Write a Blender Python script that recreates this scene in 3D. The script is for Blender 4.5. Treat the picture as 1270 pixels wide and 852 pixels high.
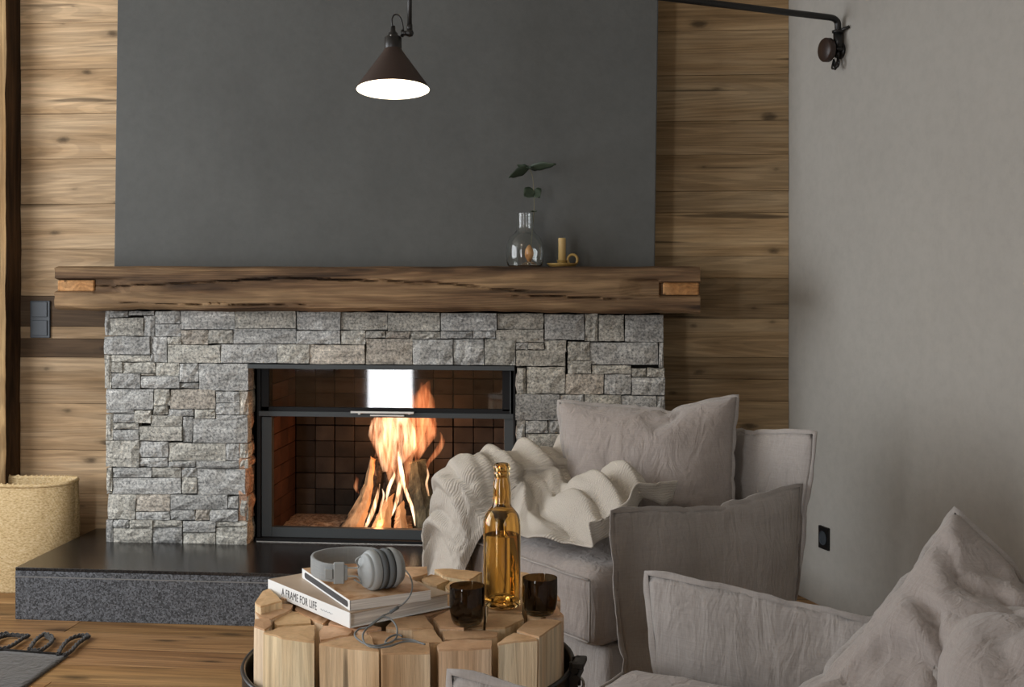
import bpy, math, random, time
from mathutils import Vector, Matrix, noise
R = math.radians
random.seed(7)
SC = bpy.context.scene
for o in list(bpy.data.objects): bpy.data.objects.remove(o)
COL = SC.collection

# ---------------------------------------------------------------- camera, world, light, exposure
CAM_H = 1.241; YAW = R(5.71); FPX = 1550.0; HX = 635.0; HY = 332.0
cd = bpy.data.cameras.new('camera'); cam = bpy.data.objects.new('camera', cd); COL.objects.link(cam)
cam.location = (0, 0, CAM_H); cam.rotation_euler = (R(90), 0, YAW)
cd.sensor_width = 36; cd.lens = FPX/1270*36; cd.shift_y = (HY-426)/1270; cd.clip_start = .03
SC.camera = cam
SC.view_settings.view_transform = 'Standard'; SC.view_settings.look = 'None'
SC.view_settings.gamma = 1; SC.view_settings.use_curve_mapping = False
SC.view_settings.exposure = 0.0
w = bpy.data.worlds.new('world'); SC.world = w; w.use_nodes = True
w.node_tree.nodes['Background'].inputs[0].default_value = (.62, .72, .9, 1)
w.node_tree.nodes['Background'].inputs[1].default_value = .3

def light(name, kind, loc, energy, color, rot=(0, 0, 0), size=1, sizey=None, radius=.05):
    l = bpy.data.lights.new(name, kind); l.energy = energy; l.color = color
    if kind == 'AREA':
        l.shape = 'RECTANGLE'; l.size = size; l.size_y = sizey or size
    else: l.shadow_soft_size = radius
    o = bpy.data.objects.new(name, l); COL.objects.link(o); o.location = loc; o.rotation_euler = rot
    return o
# daylight entering through the windows of the left wall and the glazed door behind the camera, plus an added fill
light('daylight_left', 'AREA', (-3.52, 2.9, 1.5), 84, (.95, .97, 1), (0, R(-90), 0), 1.9, 2.3)
light('daylight_behind', 'AREA', (-2.055, -.83, 1.16), 38, (.96, .97, 1), (R(90), 0, 0), .38, 2.24)
light('added_fill_right', 'AREA', (1.5, -.83, 1.5), 7, (.95, .97, 1), (R(90), 0, 0), 1.3, 1.2)  # added fill to brighten the fireside armchair's arm, no known source there
light('daylight_corner', 'AREA', (-2.70, -.83, 1.32), 11, (.96, .97, 1), (R(90), 0, 0), .34, 1.84)

# ---------------------------------------------------------------- geometry helpers
SY, CY = math.sin(YAW), math.cos(YAW)
def P(px, py, D):
    xn = (px-HX)/FPX; return Vector((D*(xn*CY-SY), D*(CY+xn*SY), CAM_H-(py-HY)/FPX*D))
def PY(px, py, Y):
    xn = (px-HX)/FPX; return P(px, py, Y/(CY+xn*SY))
def PZ(px, py, z): return P(px, py, (CAM_H-z)*FPX/(py-HY))
def nz(x, y, z=0, s=1.0): return noise.noise(Vector((x*s, y*s, z*s)))
def fbm(x, y, z=0, s=1.0, o=4): return noise.fractal(Vector((x*s, y*s, z*s)), .8, 2.0, o)

def tag(o, label=None, cat=None, group=None, kind=None):
    if label: o['label'] = label
    if cat: o['category'] = cat
    if group: o['group'] = group
    if kind: o['kind'] = kind
    return o
def empty(name, loc=(0, 0, 0), rz=0, label=None, cat=None, group=None, kind=None):
    o = bpy.data.objects.new(name, None); COL.objects.link(o); o.location = loc; o.rotation_euler = (0, 0, rz)
    o.empty_display_size = .05
    return tag(o, label, cat, group, kind)
def build(name, V, F, mat, parent=None, smooth=False, mats=None, fm=None, uv=None):
    """links one mesh; coordinates are in the parent's frame"""
    me = bpy.data.meshes.new(name); me.from_pydata([tuple(v) for v in V], [], F)
    for m in (mats or [mat]): me.materials.append(m)
    if fm: me.polygons.foreach_set('material_index', fm)
    if smooth: me.polygons.foreach_set('use_smooth', [True]*len(F))
    if uv:
        l = me.uv_layers.new(name='UVMap'); 
        for lp in me.loops: l.data[lp.index].uv = uv[lp.vertex_index]
    me.update()
    o = bpy.data.objects.new(name, me); COL.objects.link(o)
    if parent: o.parent = parent
    return o
class MB:
    def __init__(s): s.V = []; s.F = []; s.M = []
    def add(s, V, F, m=0):
        b = len(s.V); s.V += [Vector(v) for v in V]; s.F += [tuple(b+i for i in f) for f in F]; s.M += [m]*len(F); return s
    def box(s, a, b, m=0, bev=0.0, mx=None):
        x0, y0, z0 = a; x1, y1, z1 = b
        if bev <= 0:
            V = [(x, y, z) for x in (x0, x1) for y in (y0, y1) for z in (z0, z1)]
            F = [(0, 1, 3, 2), (4, 6, 7, 5), (0, 4, 5, 1), (2, 3, 7, 6), (0, 2, 6, 4), (1, 5, 7, 3)]
        else:
            V = []; ids = {}
            for i, x in enumerate((x0, x1)):
                for j, y in enumerate((y0, y1)):
                    for k, z in enumerate((z0, z1)):
                        sx, sy, sz = (1-2*i)*bev, (1-2*j)*bev, (1-2*k)*bev
                        ids[i, j, k] = len(V)
                        V += [(x, y+sy, z+sz), (x+sx, y, z+sz), (x+sx, y+sy, z)]
            g = lambda i, j, k, a: ids[i, j, k]+a
            F = [(g(0,0,0,0), g(0,0,1,0), g(0,1,1,0), g(0,1,0,0)), (g(1,0,0,0), g(1,1,0,0), g(1,1,1,0), g(1,0,1,0)),
                 (g(0,0,0,1), g(1,0,0,1), g(1,0,1,1), g(0,0,1,1)), (g(0,1,0,1), g(0,1,1,1), g(1,1,1,1), g(1,1,0,1)),
                 (g(0,0,0,2), g(0,1,0,2), g(1,1,0,2), g(1,0,0,2)), (g(0,0,1,2), g(1,0,1,2), g(1,1,1,2), g(0,1,1,2))]
            for i in (0, 1):
                for j in (0, 1): F.append((g(i,j,0,0), g(i,j,1,0), g(i,j,1,1), g(i,j,0,1)))
            for i in (0, 1):
                for k in (0, 1): F.append((g(i,0,k,0), g(i,1,k,0), g(i,1,k,2), g(i,0,k,2)))
            for j in (0, 1):
                for k in (0, 1): F.append((g(0,j,k,1), g(1,j,k,1), g(1,j,k,2), g(0,j,k,2)))
            for i in (0, 1):
                for j in (0, 1):
                    for k in (0, 1): F.append((g(i,j,k,0), g(i,j,k,1), g(i,j,k,2)))
        if mx: V = [mx @ Vector(v) for v in V]
        return s.add(V, F, m)
    def tube(s, pts, r, n=10, m=0, cap=True, closed=False):
        pts = [Vector(p) for p in pts]; N = len(pts); rs = r if isinstance(r, (list, tuple)) else [r]*N
        V = []; up = None
        for i, p in enumerate(pts):
            a = pts[(i-1) % N] if (i or closed) else p; b = pts[(i+1) % N] if (i < N-1 or closed) else p
            t = (b-a).normalized()
            if up is None: up = t.orthogonal().normalized()
            else:
                up = (up-t*up.dot(t)); up = up.normalized() if up.length > 1e-6 else t.orthogonal().normalized()
            bn = t.cross(up)
            for k in range(n):
                an = 2*math.pi*k/n; V.append(p+(up*math.cos(an)+bn*math.sin(an))*rs[i])
        F = []
        for i in range(N if closed else N-1):
            j = (i+1) % N
            for k in range(n): F.append((i*n+k, i*n+(k+1) % n, j*n+(k+1) % n, j*n+k))
        if cap and not closed: F += [tuple(range(n))[::-1], tuple((N-1)*n+k for k in range(n))]
        return s.add(V, F, m)
    def lathe(s, prof, n=32, m=0, mx=None, c=(0, 0, 0)):
        """prof: (r, z) list, r=0 allowed at the ends"""
        V = []; F = []; rows = []
        for r, z in prof:
            if r < 1e-6: rows.append([len(V)]*n); V.append(Vector((c[0], c[1], c[2]+z)))
            else:
                rows.append(list(range(len(V), len(V)+n)))
                for k in range(n):
                    a = 2*math.pi*k/n; V.append(Vector((c[0]+r*math.cos(a), c[1]+r*math.sin(a), c[2]+z)))
        for a, b in zip(rows, rows[1:]):
            for k in range(n):
                f = [a[k], a[(k+1) % n], b[(k+1) % n], b[k]]
                f = list(dict.fromkeys(f))
                if len(f) > 2: F.append(tuple(f))
        if mx: V = [mx @ v for v in V]
        return s.add(V, F, m)
    def out(s, name, mat, parent=None, smooth=False, mats=None):
        return build(name, s.V, s.F, mat, parent, smooth, mats, s.M if mats else None)
def crease(o, ang=35):
    """keeps hard corners hard on a smooth shaded mesh"""
    try: o.data.set_sharp_from_angle(angle=R(ang))
    except Exception: pass
    return o
def smooth_path(pts, k=6):
    pts = [Vector(p) for p in pts]; out = []
    for i in range(len(pts)-1):
        p0 = pts[max(i-1, 0)]; p1 = pts[i]; p2 = pts[i+1]; p3 = pts[min(i+2, len(pts)-1)]
        for j in range(k):
            t = j/k
            out.append(.5*((2*p1)+(p2-p0)*t+(2*p0-5*p1+4*p2-p3)*t*t+(3*p1-p0-3*p2+p3)*t**3))
    out.append(pts[-1]); return out

# ---------------------------------------------------------------- material helpers
class NM:
    def __init__(s, name, rough=.7, spec=.4, **kw):
        s.m = bpy.data.materials.new(name); s.m.use_nodes = True; s.t = s.m.node_tree
        s.b = s.t.nodes['Principled BSDF']; s.b.inputs['Roughness'].default_value = rough
        s.b.inputs['Specular IOR Level'].default_value = spec
        for k, v in kw.items(): s.b.inputs[k.replace('_', ' ')].default_value = v
    def n(s, t, **kw):
        x = s.t.nodes.new(t)
        for k, v in kw.items(): setattr(x, k, v)
        return x
    def l(s, a, b): s.t.links.new(a, b)
    def coords(s, scale=(1, 1, 1), kind='Object', rnd=True, rot=(0, 0, 0)):
        tc = s.n('ShaderNodeTexCoord'); mp = s.n('ShaderNodeMapping')
        mp.inputs['Scale'].default_value = scale; mp.inputs['Rotation'].default_value = rot
        s.l(tc.outputs[kind], mp.inputs['Vector'])
        if rnd:
            oi = s.n('ShaderNodeObjectInfo'); ml = s.n('ShaderNodeMath', operation='MULTIPLY'); ml.inputs[1].default_value = 37.3
            s.l(oi.outputs['Random'], ml.inputs[0]); s.l(ml.outputs[0], mp.inputs['Location'])
        return mp.outputs[0]
    def noise(s, vec, scale, detail=5, rough=.55, dist=0):
        x = s.n('ShaderNodeTexNoise'); x.inputs['Scale'].default_value = scale; x.inputs['Detail'].default_value = detail
        x.inputs['Roughness'].default_value = rough; x.inputs['Distortion'].default_value = dist
        s.l(vec, x.inputs['Vector']); return x.outputs['Fac']
    def ramp(s, fac, stops, interp='LINEAR'):
        x = s.n('ShaderNodeValToRGB'); x.color_ramp.interpolation = interp
        e = x.color_ramp.elements
        while len(e) < len(stops): e.new(.5)
        for i, (p, c) in enumerate(stops):
            e[i].position = p; e[i].color = (c[0], c[1], c[2], 1) if not isinstance(c, (int, float)) else (c, c, c, 1)
        s.l(fac, x.inputs[0]); return x.outputs[0]
    def mix(s, a, b, fac, mode='MIX'):
        x = s.n('ShaderNodeMix', data_type='RGBA', blend_type=mode)
        for v, i in ((fac, 0), (a, 6), (b, 7)):
            if isinstance(v, (int, float)): x.inputs[i].default_value = v
            elif isinstance(v, tuple): x.inputs[i].default_value = (*v[:3], 1)
            else: s.l(v, x.inputs[i])
        return x.outputs[2]
    def math(s, op, a, b=None):
        x = s.n('ShaderNodeMath', operation=op)
        for i, v in enumerate((a, b)):
            if v is None: continue
            if isinstance(v, (int, float)): x.inputs[i].default_value = v
            else: s.l(v, x.inputs[i])
        return x.outputs[0]
    def tint(s, col, fac=1.0):
        oi = s.n('ShaderNodeObjectInfo'); return s.mix(col, oi.outputs['Color'], fac, 'MULTIPLY')
    def col(s, c):
        if isinstance(c, tuple): s.b.inputs['Base Color'].default_value = (*c, 1)
        else: s.l(c, s.b.inputs['Base Color'])
        return s
    def bump(s, h, dist=.002, strength=1.0):
        x = s.n('ShaderNodeBump'); x.inputs['Distance'].default_value = dist; x.inputs['Strength'].default_value = strength
        s.l(h, x.inputs['Height'])
        if s.b.inputs['Normal'].is_linked: s.l(s.b.inputs['Normal'].links[0].from_socket, x.inputs['Normal'])
        s.l(x.outputs[0], s.b.inputs['Normal']); return s
def srgb(r, g, b):
    f = lambda c: (c/255/12.92) if c/255 <= .04045 else ((c/255+.055)/1.055)**2.4
    return (f(r), f(g), f(b))
def plain(name, c, rough=.6, spec=.4, **kw): return NM(name, rough, spec, **kw).col(c).m

def wood(name, c0, c1, c2, axis='X', rough=.75, knots=True, fine=1.0, bump=.0012, tint=True, stain=0, rings=.55):
    """long grained wood: c0 dark vein, c1 mid, c2 light"""
    a = NM(name, rough, .25)
    st = {'X': (1, 9, 9), 'Z': (9, 9, 1), 'Y': (9, 1, 9)}[axis]
    v = a.coords(st); v2 = a.coords({'X': (2.2, 60, 60), 'Z': (60, 60, 2.2), 'Y': (60, 2.2, 60)}[axis])
    base = a.coords((1, 1, 1))
    warp = a.noise(v, 1.4*fine, 3, .5, .6)
    fines = a.noise(v2, 1.6*fine, 6, .7, .4)
    sn = a.math('SINE', a.math('MULTIPLY', a.noise(a.coords({'X': (.32, 5.5, 5.5), 'Z': (5.5, 5.5, .32), 'Y': (5.5, .32, 5.5)}[axis]), 1.0*fine, 2, .35, .15), 190))
    g = a.ramp(warp, [(.28, c0), (.45, c1), (.68, c2)])
    g = a.mix(g, a.ramp(sn, [(.0, .62), (.45, 1.0)]), rings, 'MULTIPLY')
    g = a.mix(g, a.ramp(fines, [(.35, .5), (.6, 1.0)]), .6, 'MULTIPLY')
    crk = a.noise(v2, .55, 2, .4, .2)
    g = a.mix(g, a.ramp(crk, [(.27, .2), (.33, 1.0)]), .8, 'MULTIPLY')
    h = a.math('ADD', fines, warp)
    if knots:
        vo = a.n('ShaderNodeTexVoronoi', voronoi_dimensions='2D'); vo.inputs['Scale'].default_value = 1.0; vo.inputs['Randomness'].default_value = 1
        kv = a.coords((3.0, 1, 6.5), rot=(R(90), 0, 0)) if bump > .001 else a.coords((1.6, 5, 1)); a.l(kv, vo.inputs['Vector'])
        sc_ = a.n('ShaderNodeSeparateColor'); a.l(vo.outputs['Color'], sc_.inputs[0])
        d = a.math('ADD', a.math('ADD', vo.outputs['Distance'], a.math('MULTIPLY', a.noise(kv, 5, 4), .16)), a.math('MULTIPLY', sc_.outputs[0], .13))
        k = a.ramp(d, [(.13, .16), (.17, .42), (.21, .82), (.30, 1.0)])
        g = a.mix(g, k, .85, 'MULTIPLY')
    if stain:
        b2 = a.noise(base, 3.0, 3); g = a.mix(g, a.ramp(b2, [(.4, .45), (.62, 1.0)]), stain, 'MULTIPLY')
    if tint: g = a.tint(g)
    a.col(g); a.bump(h, bump); return a.m

M = {}
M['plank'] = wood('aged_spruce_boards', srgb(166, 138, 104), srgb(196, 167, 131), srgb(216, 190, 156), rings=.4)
M['beam'] = wood('old_hewn_beam', srgb(62, 46, 33), srgb(126, 98, 71), srgb(174, 143, 106), knots=False, bump=.004, fine=1.1, stain=.45)
M['beamz'] = wood('old_post_wood', srgb(92, 66, 42), srgb(168, 134, 92), srgb(214, 184, 138), axis='Z', knots=False, bump=.004, stain=.5)
M['beamdark'] = wood('dark_post_side', srgb(40, 29, 20), srgb(78, 58, 40), srgb(112, 86, 60), axis='Z', knots=False, bump=.005, stain=.6)  # darker version of the post wood, used on its right side face
M['endgrain'] = wood('tenon_end_grain', srgb(150, 105, 60), srgb(190, 142, 92), srgb(210, 165, 115), axis='Y', knots=False)
M['floor'] = wood('oak_floor', srgb(134, 98, 62), srgb(162, 124, 82), srgb(180, 142, 98), rough=.5, fine=.8, bump=.0004)
M['subfloor'] = plain('subfloor_joint', srgb(70, 48, 28))
M['backing'] = plain('dark_joint', srgb(26, 24, 22), .95, .1)
M['logside'] = wood('split_beech_side', srgb(206, 170, 130), srgb(244, 216, 180), srgb(252, 236, 208), axis='Z', knots=False, fine=.8, bump=.004, rings=.25)
def logtop():
    a = NM('sawn_log_end', .75, .25); v = a.coords((1, 1, 1)); n1 = a.noise(v, 9, 4, .6); n2 = a.noise(v, 90, 3, .6)
    g = a.ramp(n1, [(.3, srgb(186, 148, 112)), (.55, srgb(218, 182, 144)), (.75, srgb(232, 200, 164))])
    g = a.mix(g, a.ramp(n2, [(.3, .8), (.6, 1.0)]), .6, 'MULTIPLY'); a.col(a.tint(g)); a.bump(n2, .0006); return a.m
M['logtop'] = logtop()
def bark():
    a = NM('lichened_bark', .9, .1); v = a.coords((1, 1, .4)); n1 = a.noise(v, 30, 5, .65); n2 = a.noise(v, 14, 3, .5)
    g = a.ramp(n1, [(.3, srgb(30, 29, 25)), (.55, srgb(76, 74, 62)), (.75, srgb(112, 112, 94))])
    g = a.mix(g, srgb(150, 150, 128), a.ramp(n2, [(.6, 0.0), (.66, .8)])); a.col(g); a.bump(n1, .006); return a.m
M['bark'] = bark()
def plaster(name, c, var, rough=.9, s1=1.6, spec=.2):
    a = NM(name, rough, spec); v = a.coords((1, 1, 1), rnd=False); n1 = a.noise(v, s1, 5, .6); n2 = a.noise(v, 26, 5, .65)
    d = tuple(x*(1-var) for x in c); e = tuple(x*(1+var) for x in c)
    g = a.ramp(n1, [(.3, d), (.7, e)]); g = a.mix(g, a.ramp(n2, [(.3, .88), (.6, 1.0)]), .6, 'MULTIPLY')
    a.col(g); a.bump(n2, .0012); a.bump(a.noise(v, 5, 3), .004); return a.m
M['chimney'] = plaster('charcoal_plaster', srgb(91, 92, 90), .10, s1=2.2)
M['wallpl'] = plaster('pale_grey_plaster', srgb(172, 169, 162), .03)
M['ceil'] = plain('white_ceiling', srgb(205, 198, 186), .9)
def stone():
    a = NM('quartzite_stone', .85, .25); v = a.coords((1, 1, 1)); vs = a.coords((3, 3, 34))
    n1 = a.noise(v, 110, 4, .8); n2 = a.noise(vs, 1.6, 4, .6, .5); n3 = a.noise(v, 12, 4)
    g = a.ramp(n1, [(.33, srgb(96, 97, 96)), (.46, srgb(168, 168, 165)), (.62, srgb(224, 222, 216))])
    g = a.mix(g, a.ramp(n2, [(.32, .6), (.47, 1.0), (.62, 1.15), (.68, 1.7)]), .7, 'MULTIPLY')
    g = a.mix(g, a.ramp(n3, [(.35, .78), (.6, 1.0)]), .7, 'MULTIPLY')
    a.col(a.tint(g)); a.bump(n1, .0015); a.bump(n2, .006, .8); return a.m
M['stone'] = stone()
def granite(name, rough, dk, lt):
    a = NM(name, rough, .5); v = a.coords((1, 1, 1), rnd=False)
    vo = a.n('ShaderNodeTexVoronoi'); vo.inputs['Scale'].default_value = 210; a.l(v, vo.inputs['Vector'])
    n = a.noise(v, 120, 5, .8)
    sep = a.n('ShaderNodeSeparateColor'); a.l(vo.outputs['Color'], sep.inputs[0])
    f = a.math('MULTIPLY', a.math('ADD', sep.outputs[0], n), .5)
    a.col(a.ramp(f, [(.25, dk), (.5, tuple((x+y)/2.4 for x, y in zip(dk, lt))), (.8, lt)])); a.bump(n, .0004); return a.m
M['granite_top'] = granite('polished_black_granite', .16, srgb(24, 22, 21), srgb(52, 49, 47))
M['granite'] = granite('honed_black_granite', .55, srgb(32, 34, 37), srgb(116, 120, 126))
M['steel'] = plain('grey_painted_steel', srgb(62, 66, 67), .5, .5, Metallic=.3)
M['steel_dark'] = plain('black_steel', srgb(13, 13, 14), .55, .25)
M['steel_bright'] = plain('polished_edge', srgb(170, 168, 162), .35, .6, Metallic=1.0)
M['blackmetal'] = plain('satin_black_metal', srgb(24, 23, 22), .38, .5)
M['bronze'] = plain('brown_black_metal', srgb(52, 38, 32), .42, .5)
M['shade_in'] = plain('white_enamel', srgb(245, 243, 238), .4, .4)
def firebrick():
    a = NM('sooted_firebrick', .85, .25); v = a.coords((1, 1, 1)); n1 = a.noise(v, 6, 4)
    g = a.ramp(n1, [(.3, srgb(58, 54, 50)), (.7, srgb(110, 100, 90))]); a.col(a.tint(g)); a.bump(a.noise(v, 60, 3), .001); return a.m
M['firebrick'] = firebrick()
def ash():
    a = NM('pale_ash', .95, .1); v = a.coords((1, 1, 1)); n = a.noise(v, 60, 5, .7)
    a.col(a.ramp(n, [(.3, srgb(70, 50, 38)), (.5, srgb(150, 130, 112)), (.7, srgb(196, 182, 164))])); a.bump(n, .008); return a.m
M['ash'] = ash()
def linen(name, c, weave=1300, wr=.5, rough=.95):
    a = NM(name, rough, .1); v = a.coords((1, 1, 1), rnd=False); n1 = a.noise(v, 5, 4)
    va = a.coords((1, 1, .06), rnd=False); vb = a.coords((.06, .06, 1), rnd=False)
    f1 = a.noise(va, weave*.35, 2, .5); f2 = a.noise(vb, weave*.35, 2, .5); f = a.math('ADD', f1, f2)
    g = a.ramp(n1, [(.3, tuple(x*.9 for x in c)), (.7, tuple(x*1.08 for x in c))])
    g = a.mix(g, a.ramp(a.math('MULTIPLY', f, .5), [(.36, .86), (.62, 1.04)]), .75, 'MULTIPLY')
    a.col(g); a.bump(f, .0005, .45); a.bump(a.noise(a.coords((1.3, 1.3, .42), rnd=False), 17, 3, .55, 1.4), .013, wr); a.bump(a.noise(a.coords((1, 1, .5), rnd=False), 55, 3, .5, .8), .003, wr)
    try: a.b.inputs['Sheen Weight'].default_value = .25; a.b.inputs['Sheen Roughness'].default_value = .6
    except Exception: pass
    return a.m
M['linen'] = linen('washed_grey_linen', srgb(160, 154, 149))
M['linen_edge'] = linen('linen_flange', srgb(160, 154, 149), wr=.15)
M['linen_pillow'] = linen('washed_taupe_linen', srgb(159, 150, 144))
def gauze():
    a = NM('crinkled_gauze', .95, .1); v = a.coords((1, 1, 1), rnd=False)
    n = a.noise(a.coords((1, 1, 1), kind='UV', rnd=False), 190, 3, .6); wv = a.n('ShaderNodeTexWave'); wv.inputs['Scale'].default_value = 34
    wv.inputs['Distortion'].default_value = 3.5; wv.inputs['Detail'].default_value = 3; a.l(a.coords((1, 1, 1), kind='UV', rnd=False), wv.inputs['Vector'])
    a.col(a.mix(srgb(192, 185, 174), a.ramp(n, [(.3, .85), (.6, 1.0)]), .6, 'MULTIPLY')); a.bump(wv.outputs['Fac'], .0022, .6); a.bump(n, .0015); return a.m
M['gauze'] = gauze()
def glass(name, c, rough=.0, ior=1.45):
    a = NM(name, rough, .5); a.b.inputs['Transmission Weight'].default_value = 1; a.b.inputs['IOR'].default_value = ior; a.col(c); return a.m
M['clear'] = glass('clear_glass', (.96, .98, .97))
M['amber'] = glass('amber_glass', (.92, .67, .31))
M['smoke'] = glass('brown_glass', srgb(112, 98, 74))
M['liquid'] = glass('amber_liquid', (1, .93, .74), ior=1.33)
def doorglass():
    """clear glass as a thin sheet: mirror like reflection by fresnel over plain see-through"""
    a = NM('fire_door_glass'); t = a.t
    gl = a.n('ShaderNodeBsdfGlossy'); gl.inputs['Roughness'].default_value = .03
    tr = a.n('ShaderNodeBsdfTransparent'); tr.inputs[0].default_value = (.55, .5, .46, 1)
    fr = a.n('ShaderNodeFresnel'); fr.inputs[0].default_value = 1.9; mx = a.n('ShaderNodeMixShader')
    a.l(fr.outputs[0], mx.inputs[0]); a.l(tr.outputs[0], mx.inputs[1]); a.l(gl.outputs[0], mx.inputs[2])
    a.l(mx.outputs[0], t.nodes['Material Output'].inputs[0]); return a.m
M['doorglass'] = doorglass()
def grass():
    a = NM('woven_seagrass', .85, .2); n = a.noise(a.coords((1, 1, 2.5)), 90, 3)
    a.col(a.ramp(n, [(.3, srgb(176, 148, 104)), (.5, srgb(208, 182, 136)), (.7, srgb(226, 206, 166))])); a.bump(n, .0012); return a.m
M['seagrass'] = grass()
M['rug'] = linen('grey_wool_flatweave', srgb(64, 60, 53), weave=300, wr=.6)
M['fringe'] = linen('charcoal_wool_fringe', srgb(33, 30, 27), wr=.2)
M['switch'] = plain('anthracite_switch', srgb(58, 64, 70), .45, .4)
M['socket'] = plain('black_socket', srgb(14, 14, 15), .4, .4)
M['paper_w'] = plain('white_cover', srgb(236, 238, 236), .5, .4)
M['pages'] = (lambda a: (a.col(a.ramp(a.noise(a.coords((1, 1, 60)), 6, 2), [(.3, srgb(196, 190, 182)), (.7, srgb(238, 234, 226))])), a.m)[1])(NM('paper_block', .8, .2))
M['cover_tan'] = (lambda a: (a.col(a.ramp(a.noise(a.coords((1, 1, 1)), 4, 3), [(.35, srgb(176, 154, 132)), (.7, srgb(206, 188, 166))])), a.m)[1])(NM('matt_cover', .45, .4))
def photo_cover():
    a = NM('landscape_cover', .35, .4); v = a.coords((1, 1, 1), rnd=False); n = a.noise(v, 14, 6, .6, .8); m = a.noise(v, 3.2, 3)
    g = a.ramp(n, [(.32, srgb(70, 52, 40)), (.42, srgb(170, 122, 78)), (.54, srgb(210, 172, 132)), (.7, srgb(224, 200, 174))])
    a.col(a.mix(g, srgb(208, 182, 158), a.ramp(m, [(.45, 0.0), (.6, .9)]))); return a.m
M['cover_photo'] = photo_cover()
M['ink'] = plain('dark_ink', srgb(62, 62, 64), .6)
M['ink_soft'] = plain('pale_ink', srgb(168, 172, 176), .6)
M['hp'] = plain('grey_soft_plastic', srgb(160, 165, 165), .55, .35)
M['hp_band'] = linen('grey_band_fabric', srgb(146, 150, 150), wr=.1)
M['hp_dark'] = plain('dark_grey_pad', srgb(104, 109, 111), .7, .3)
M['cable'] = plain('grey_cable', srgb(120, 124, 124), .6, .3)
M['leaf'] = plain('dark_green_leaf', srgb(54, 66, 52), .5, .4)
M['stem'] = plain('pale_green_stem', srgb(116, 112, 84), .6)
M['pit'] = (lambda a: (a.col(a.ramp(a.noise(a.coords((1, 1, 1)), 40, 3), [(.3, srgb(176, 118, 66)), (.7, srgb(226, 172, 112))])), a.m)[1])(NM('seed_skin', .6, .3))
M['roots'] = plain('pale_roots', srgb(150, 122, 94), .8)
M['ochre'] = (lambda a: (a.col(a.ramp(a.noise(a.coords((1, 1, 1)), 30, 4), [(.3, srgb(120, 96, 48)), (.7, srgb(160, 132, 74))])), a.m)[1])(NM('ochre_enamel', .45, .4))
M['wax'] = plain('beeswax', srgb(186, 158, 104), .5, .4)
M['window'] = plain('dark_window_frame', srgb(70, 52, 36), .6)

# ---------------------------------------------------------------- cloth simulated soft goods (run first, in an otherwise empty scene)
def run_cloth(o, frames, colliders=()):
    for f in range(1, frames+1): SC.frame_set(f)
    dg = bpy.context.evaluated_depsgraph_get(); co = [v.co.copy() for v in o.evaluated_get(dg).data.vertices]
    for c in list(colliders)+[o]: bpy.data.objects.remove(c)
    SC.frame_set(1)
    return co
def sewn_grid(W, H, n, seed):
    nx = n; ny = max(8, int(n*H/W)); V = []; F = []; idx = {}
    for s in (1, -1):
        for j in range(ny+1):
            for i in range(nx+1):
                e = i in (0, nx) or j in (0, ny)
                if e and s == -1: idx[s, i, j] = idx[1, i, j]; continue
                idx[s, i, j] = len(V); x = (i/nx-.5)*W; y = (j/ny-.5)*H
                V.append(Vector((x, y, s*(0 if e else .014)+.003*nz(x, y, seed+s*3, 8))))
        for j in range(ny):
            for i in range(nx):
                q = (idx[s, i, j], idx[s, i+1, j], idx[s, i+1, j+1], idx[s, i, j+1]); F.append(q if s == 1 else q[::-1])
    rim = [idx[1, i, 0] for i in range(nx)]+[idx[1, nx, j] for j in range(ny)]+[idx[1, i, ny] for i in range(nx, 0, -1)]+[idx[1, 0, j] for j in range(ny, 0, -1)]
    return V, F, rim
def puffed(W, H, n, seed, press=5, frames=36, shrink=-.06, bend=.3, zmax=None, flat=.45):
    V, F, rim = sewn_grid(W, H, n, seed)
    me = bpy.data.meshes.new('soft'); me.from_pydata(V, [], F); o = bpy.data.objects.new('soft', me); COL.objects.link(o)
    m = o.modifiers.new('c', 'CLOTH'); s = m.settings; s.quality = 5; s.mass = .3; s.tension_stiffness = 20
    s.compression_stiffness = 20; s.shear_stiffness = 8; s.bending_stiffness = bend; s.use_pressure = True
    s.uniform_pressure_force = press; s.effector_weights.gravity = 0; s.shrink_min = shrink; s.air_damping = 2
    m.point_cache.frame_end = frames
    co = run_cloth(o, frames)
    settle(co, V, flat)
    if zmax:
        zz = max(abs(c.z) for c in co)
        for c in co: c.z *= zmax/zz
    return co, F, rim
def settle(co, flat, k):
    for c, v in zip(co, flat): c.x += (v.x-c.x)*k; c.y += (v.y-c.y)*k
    return co
def flange(co, rim, wdt, lift=None, th=.0014, closed=True):
    """a flat stitched lip following a rim, lying away from the cushion's middle"""
    c = sum((co[i] for i in rim), Vector())/len(rim); V = []; F = []; n = len(rim)
    for k, i in enumerate(rim):
        a, b = co[rim[k-1 if (k or closed) else 0]], co[rim[(k+1) % n if closed else min(k+1, n-1)]]; t = (b-a).normalized(); d = co[i]-c; d.z = 0
        o = d-t*d.dot(t); 
        if o.length < 1e-5: o = d
        o.normalize(); p = co[i]; wv = wdt*(1+.10*math.sin(k*1.1)); z = Vector((0, 0, .0025*math.sin(k*.9)+.0012*math.sin(k*2.3)))
        V += [p+Vector((0, 0, th))-o*.004, p+o*wv+z+Vector((0, 0, th)), p+o*wv+z-Vector((0, 0, th)), p-Vector((0, 0, th))-o*.004]
    for k in range(n if closed else n-1):
        j = (k+1) % n
        for q in range(3): F.append((k*4+q, k*4+q+1, j*4+q+1, j*4+q))
    return V, F
T0 = time.time()
PIL = [puffed(.56, .46, 44, 1, 4.5, 28), puffed(.58, .56, 44, 5, 3.0, 28), puffed(.50, .44, 36, 9, 4, 26)]
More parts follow.
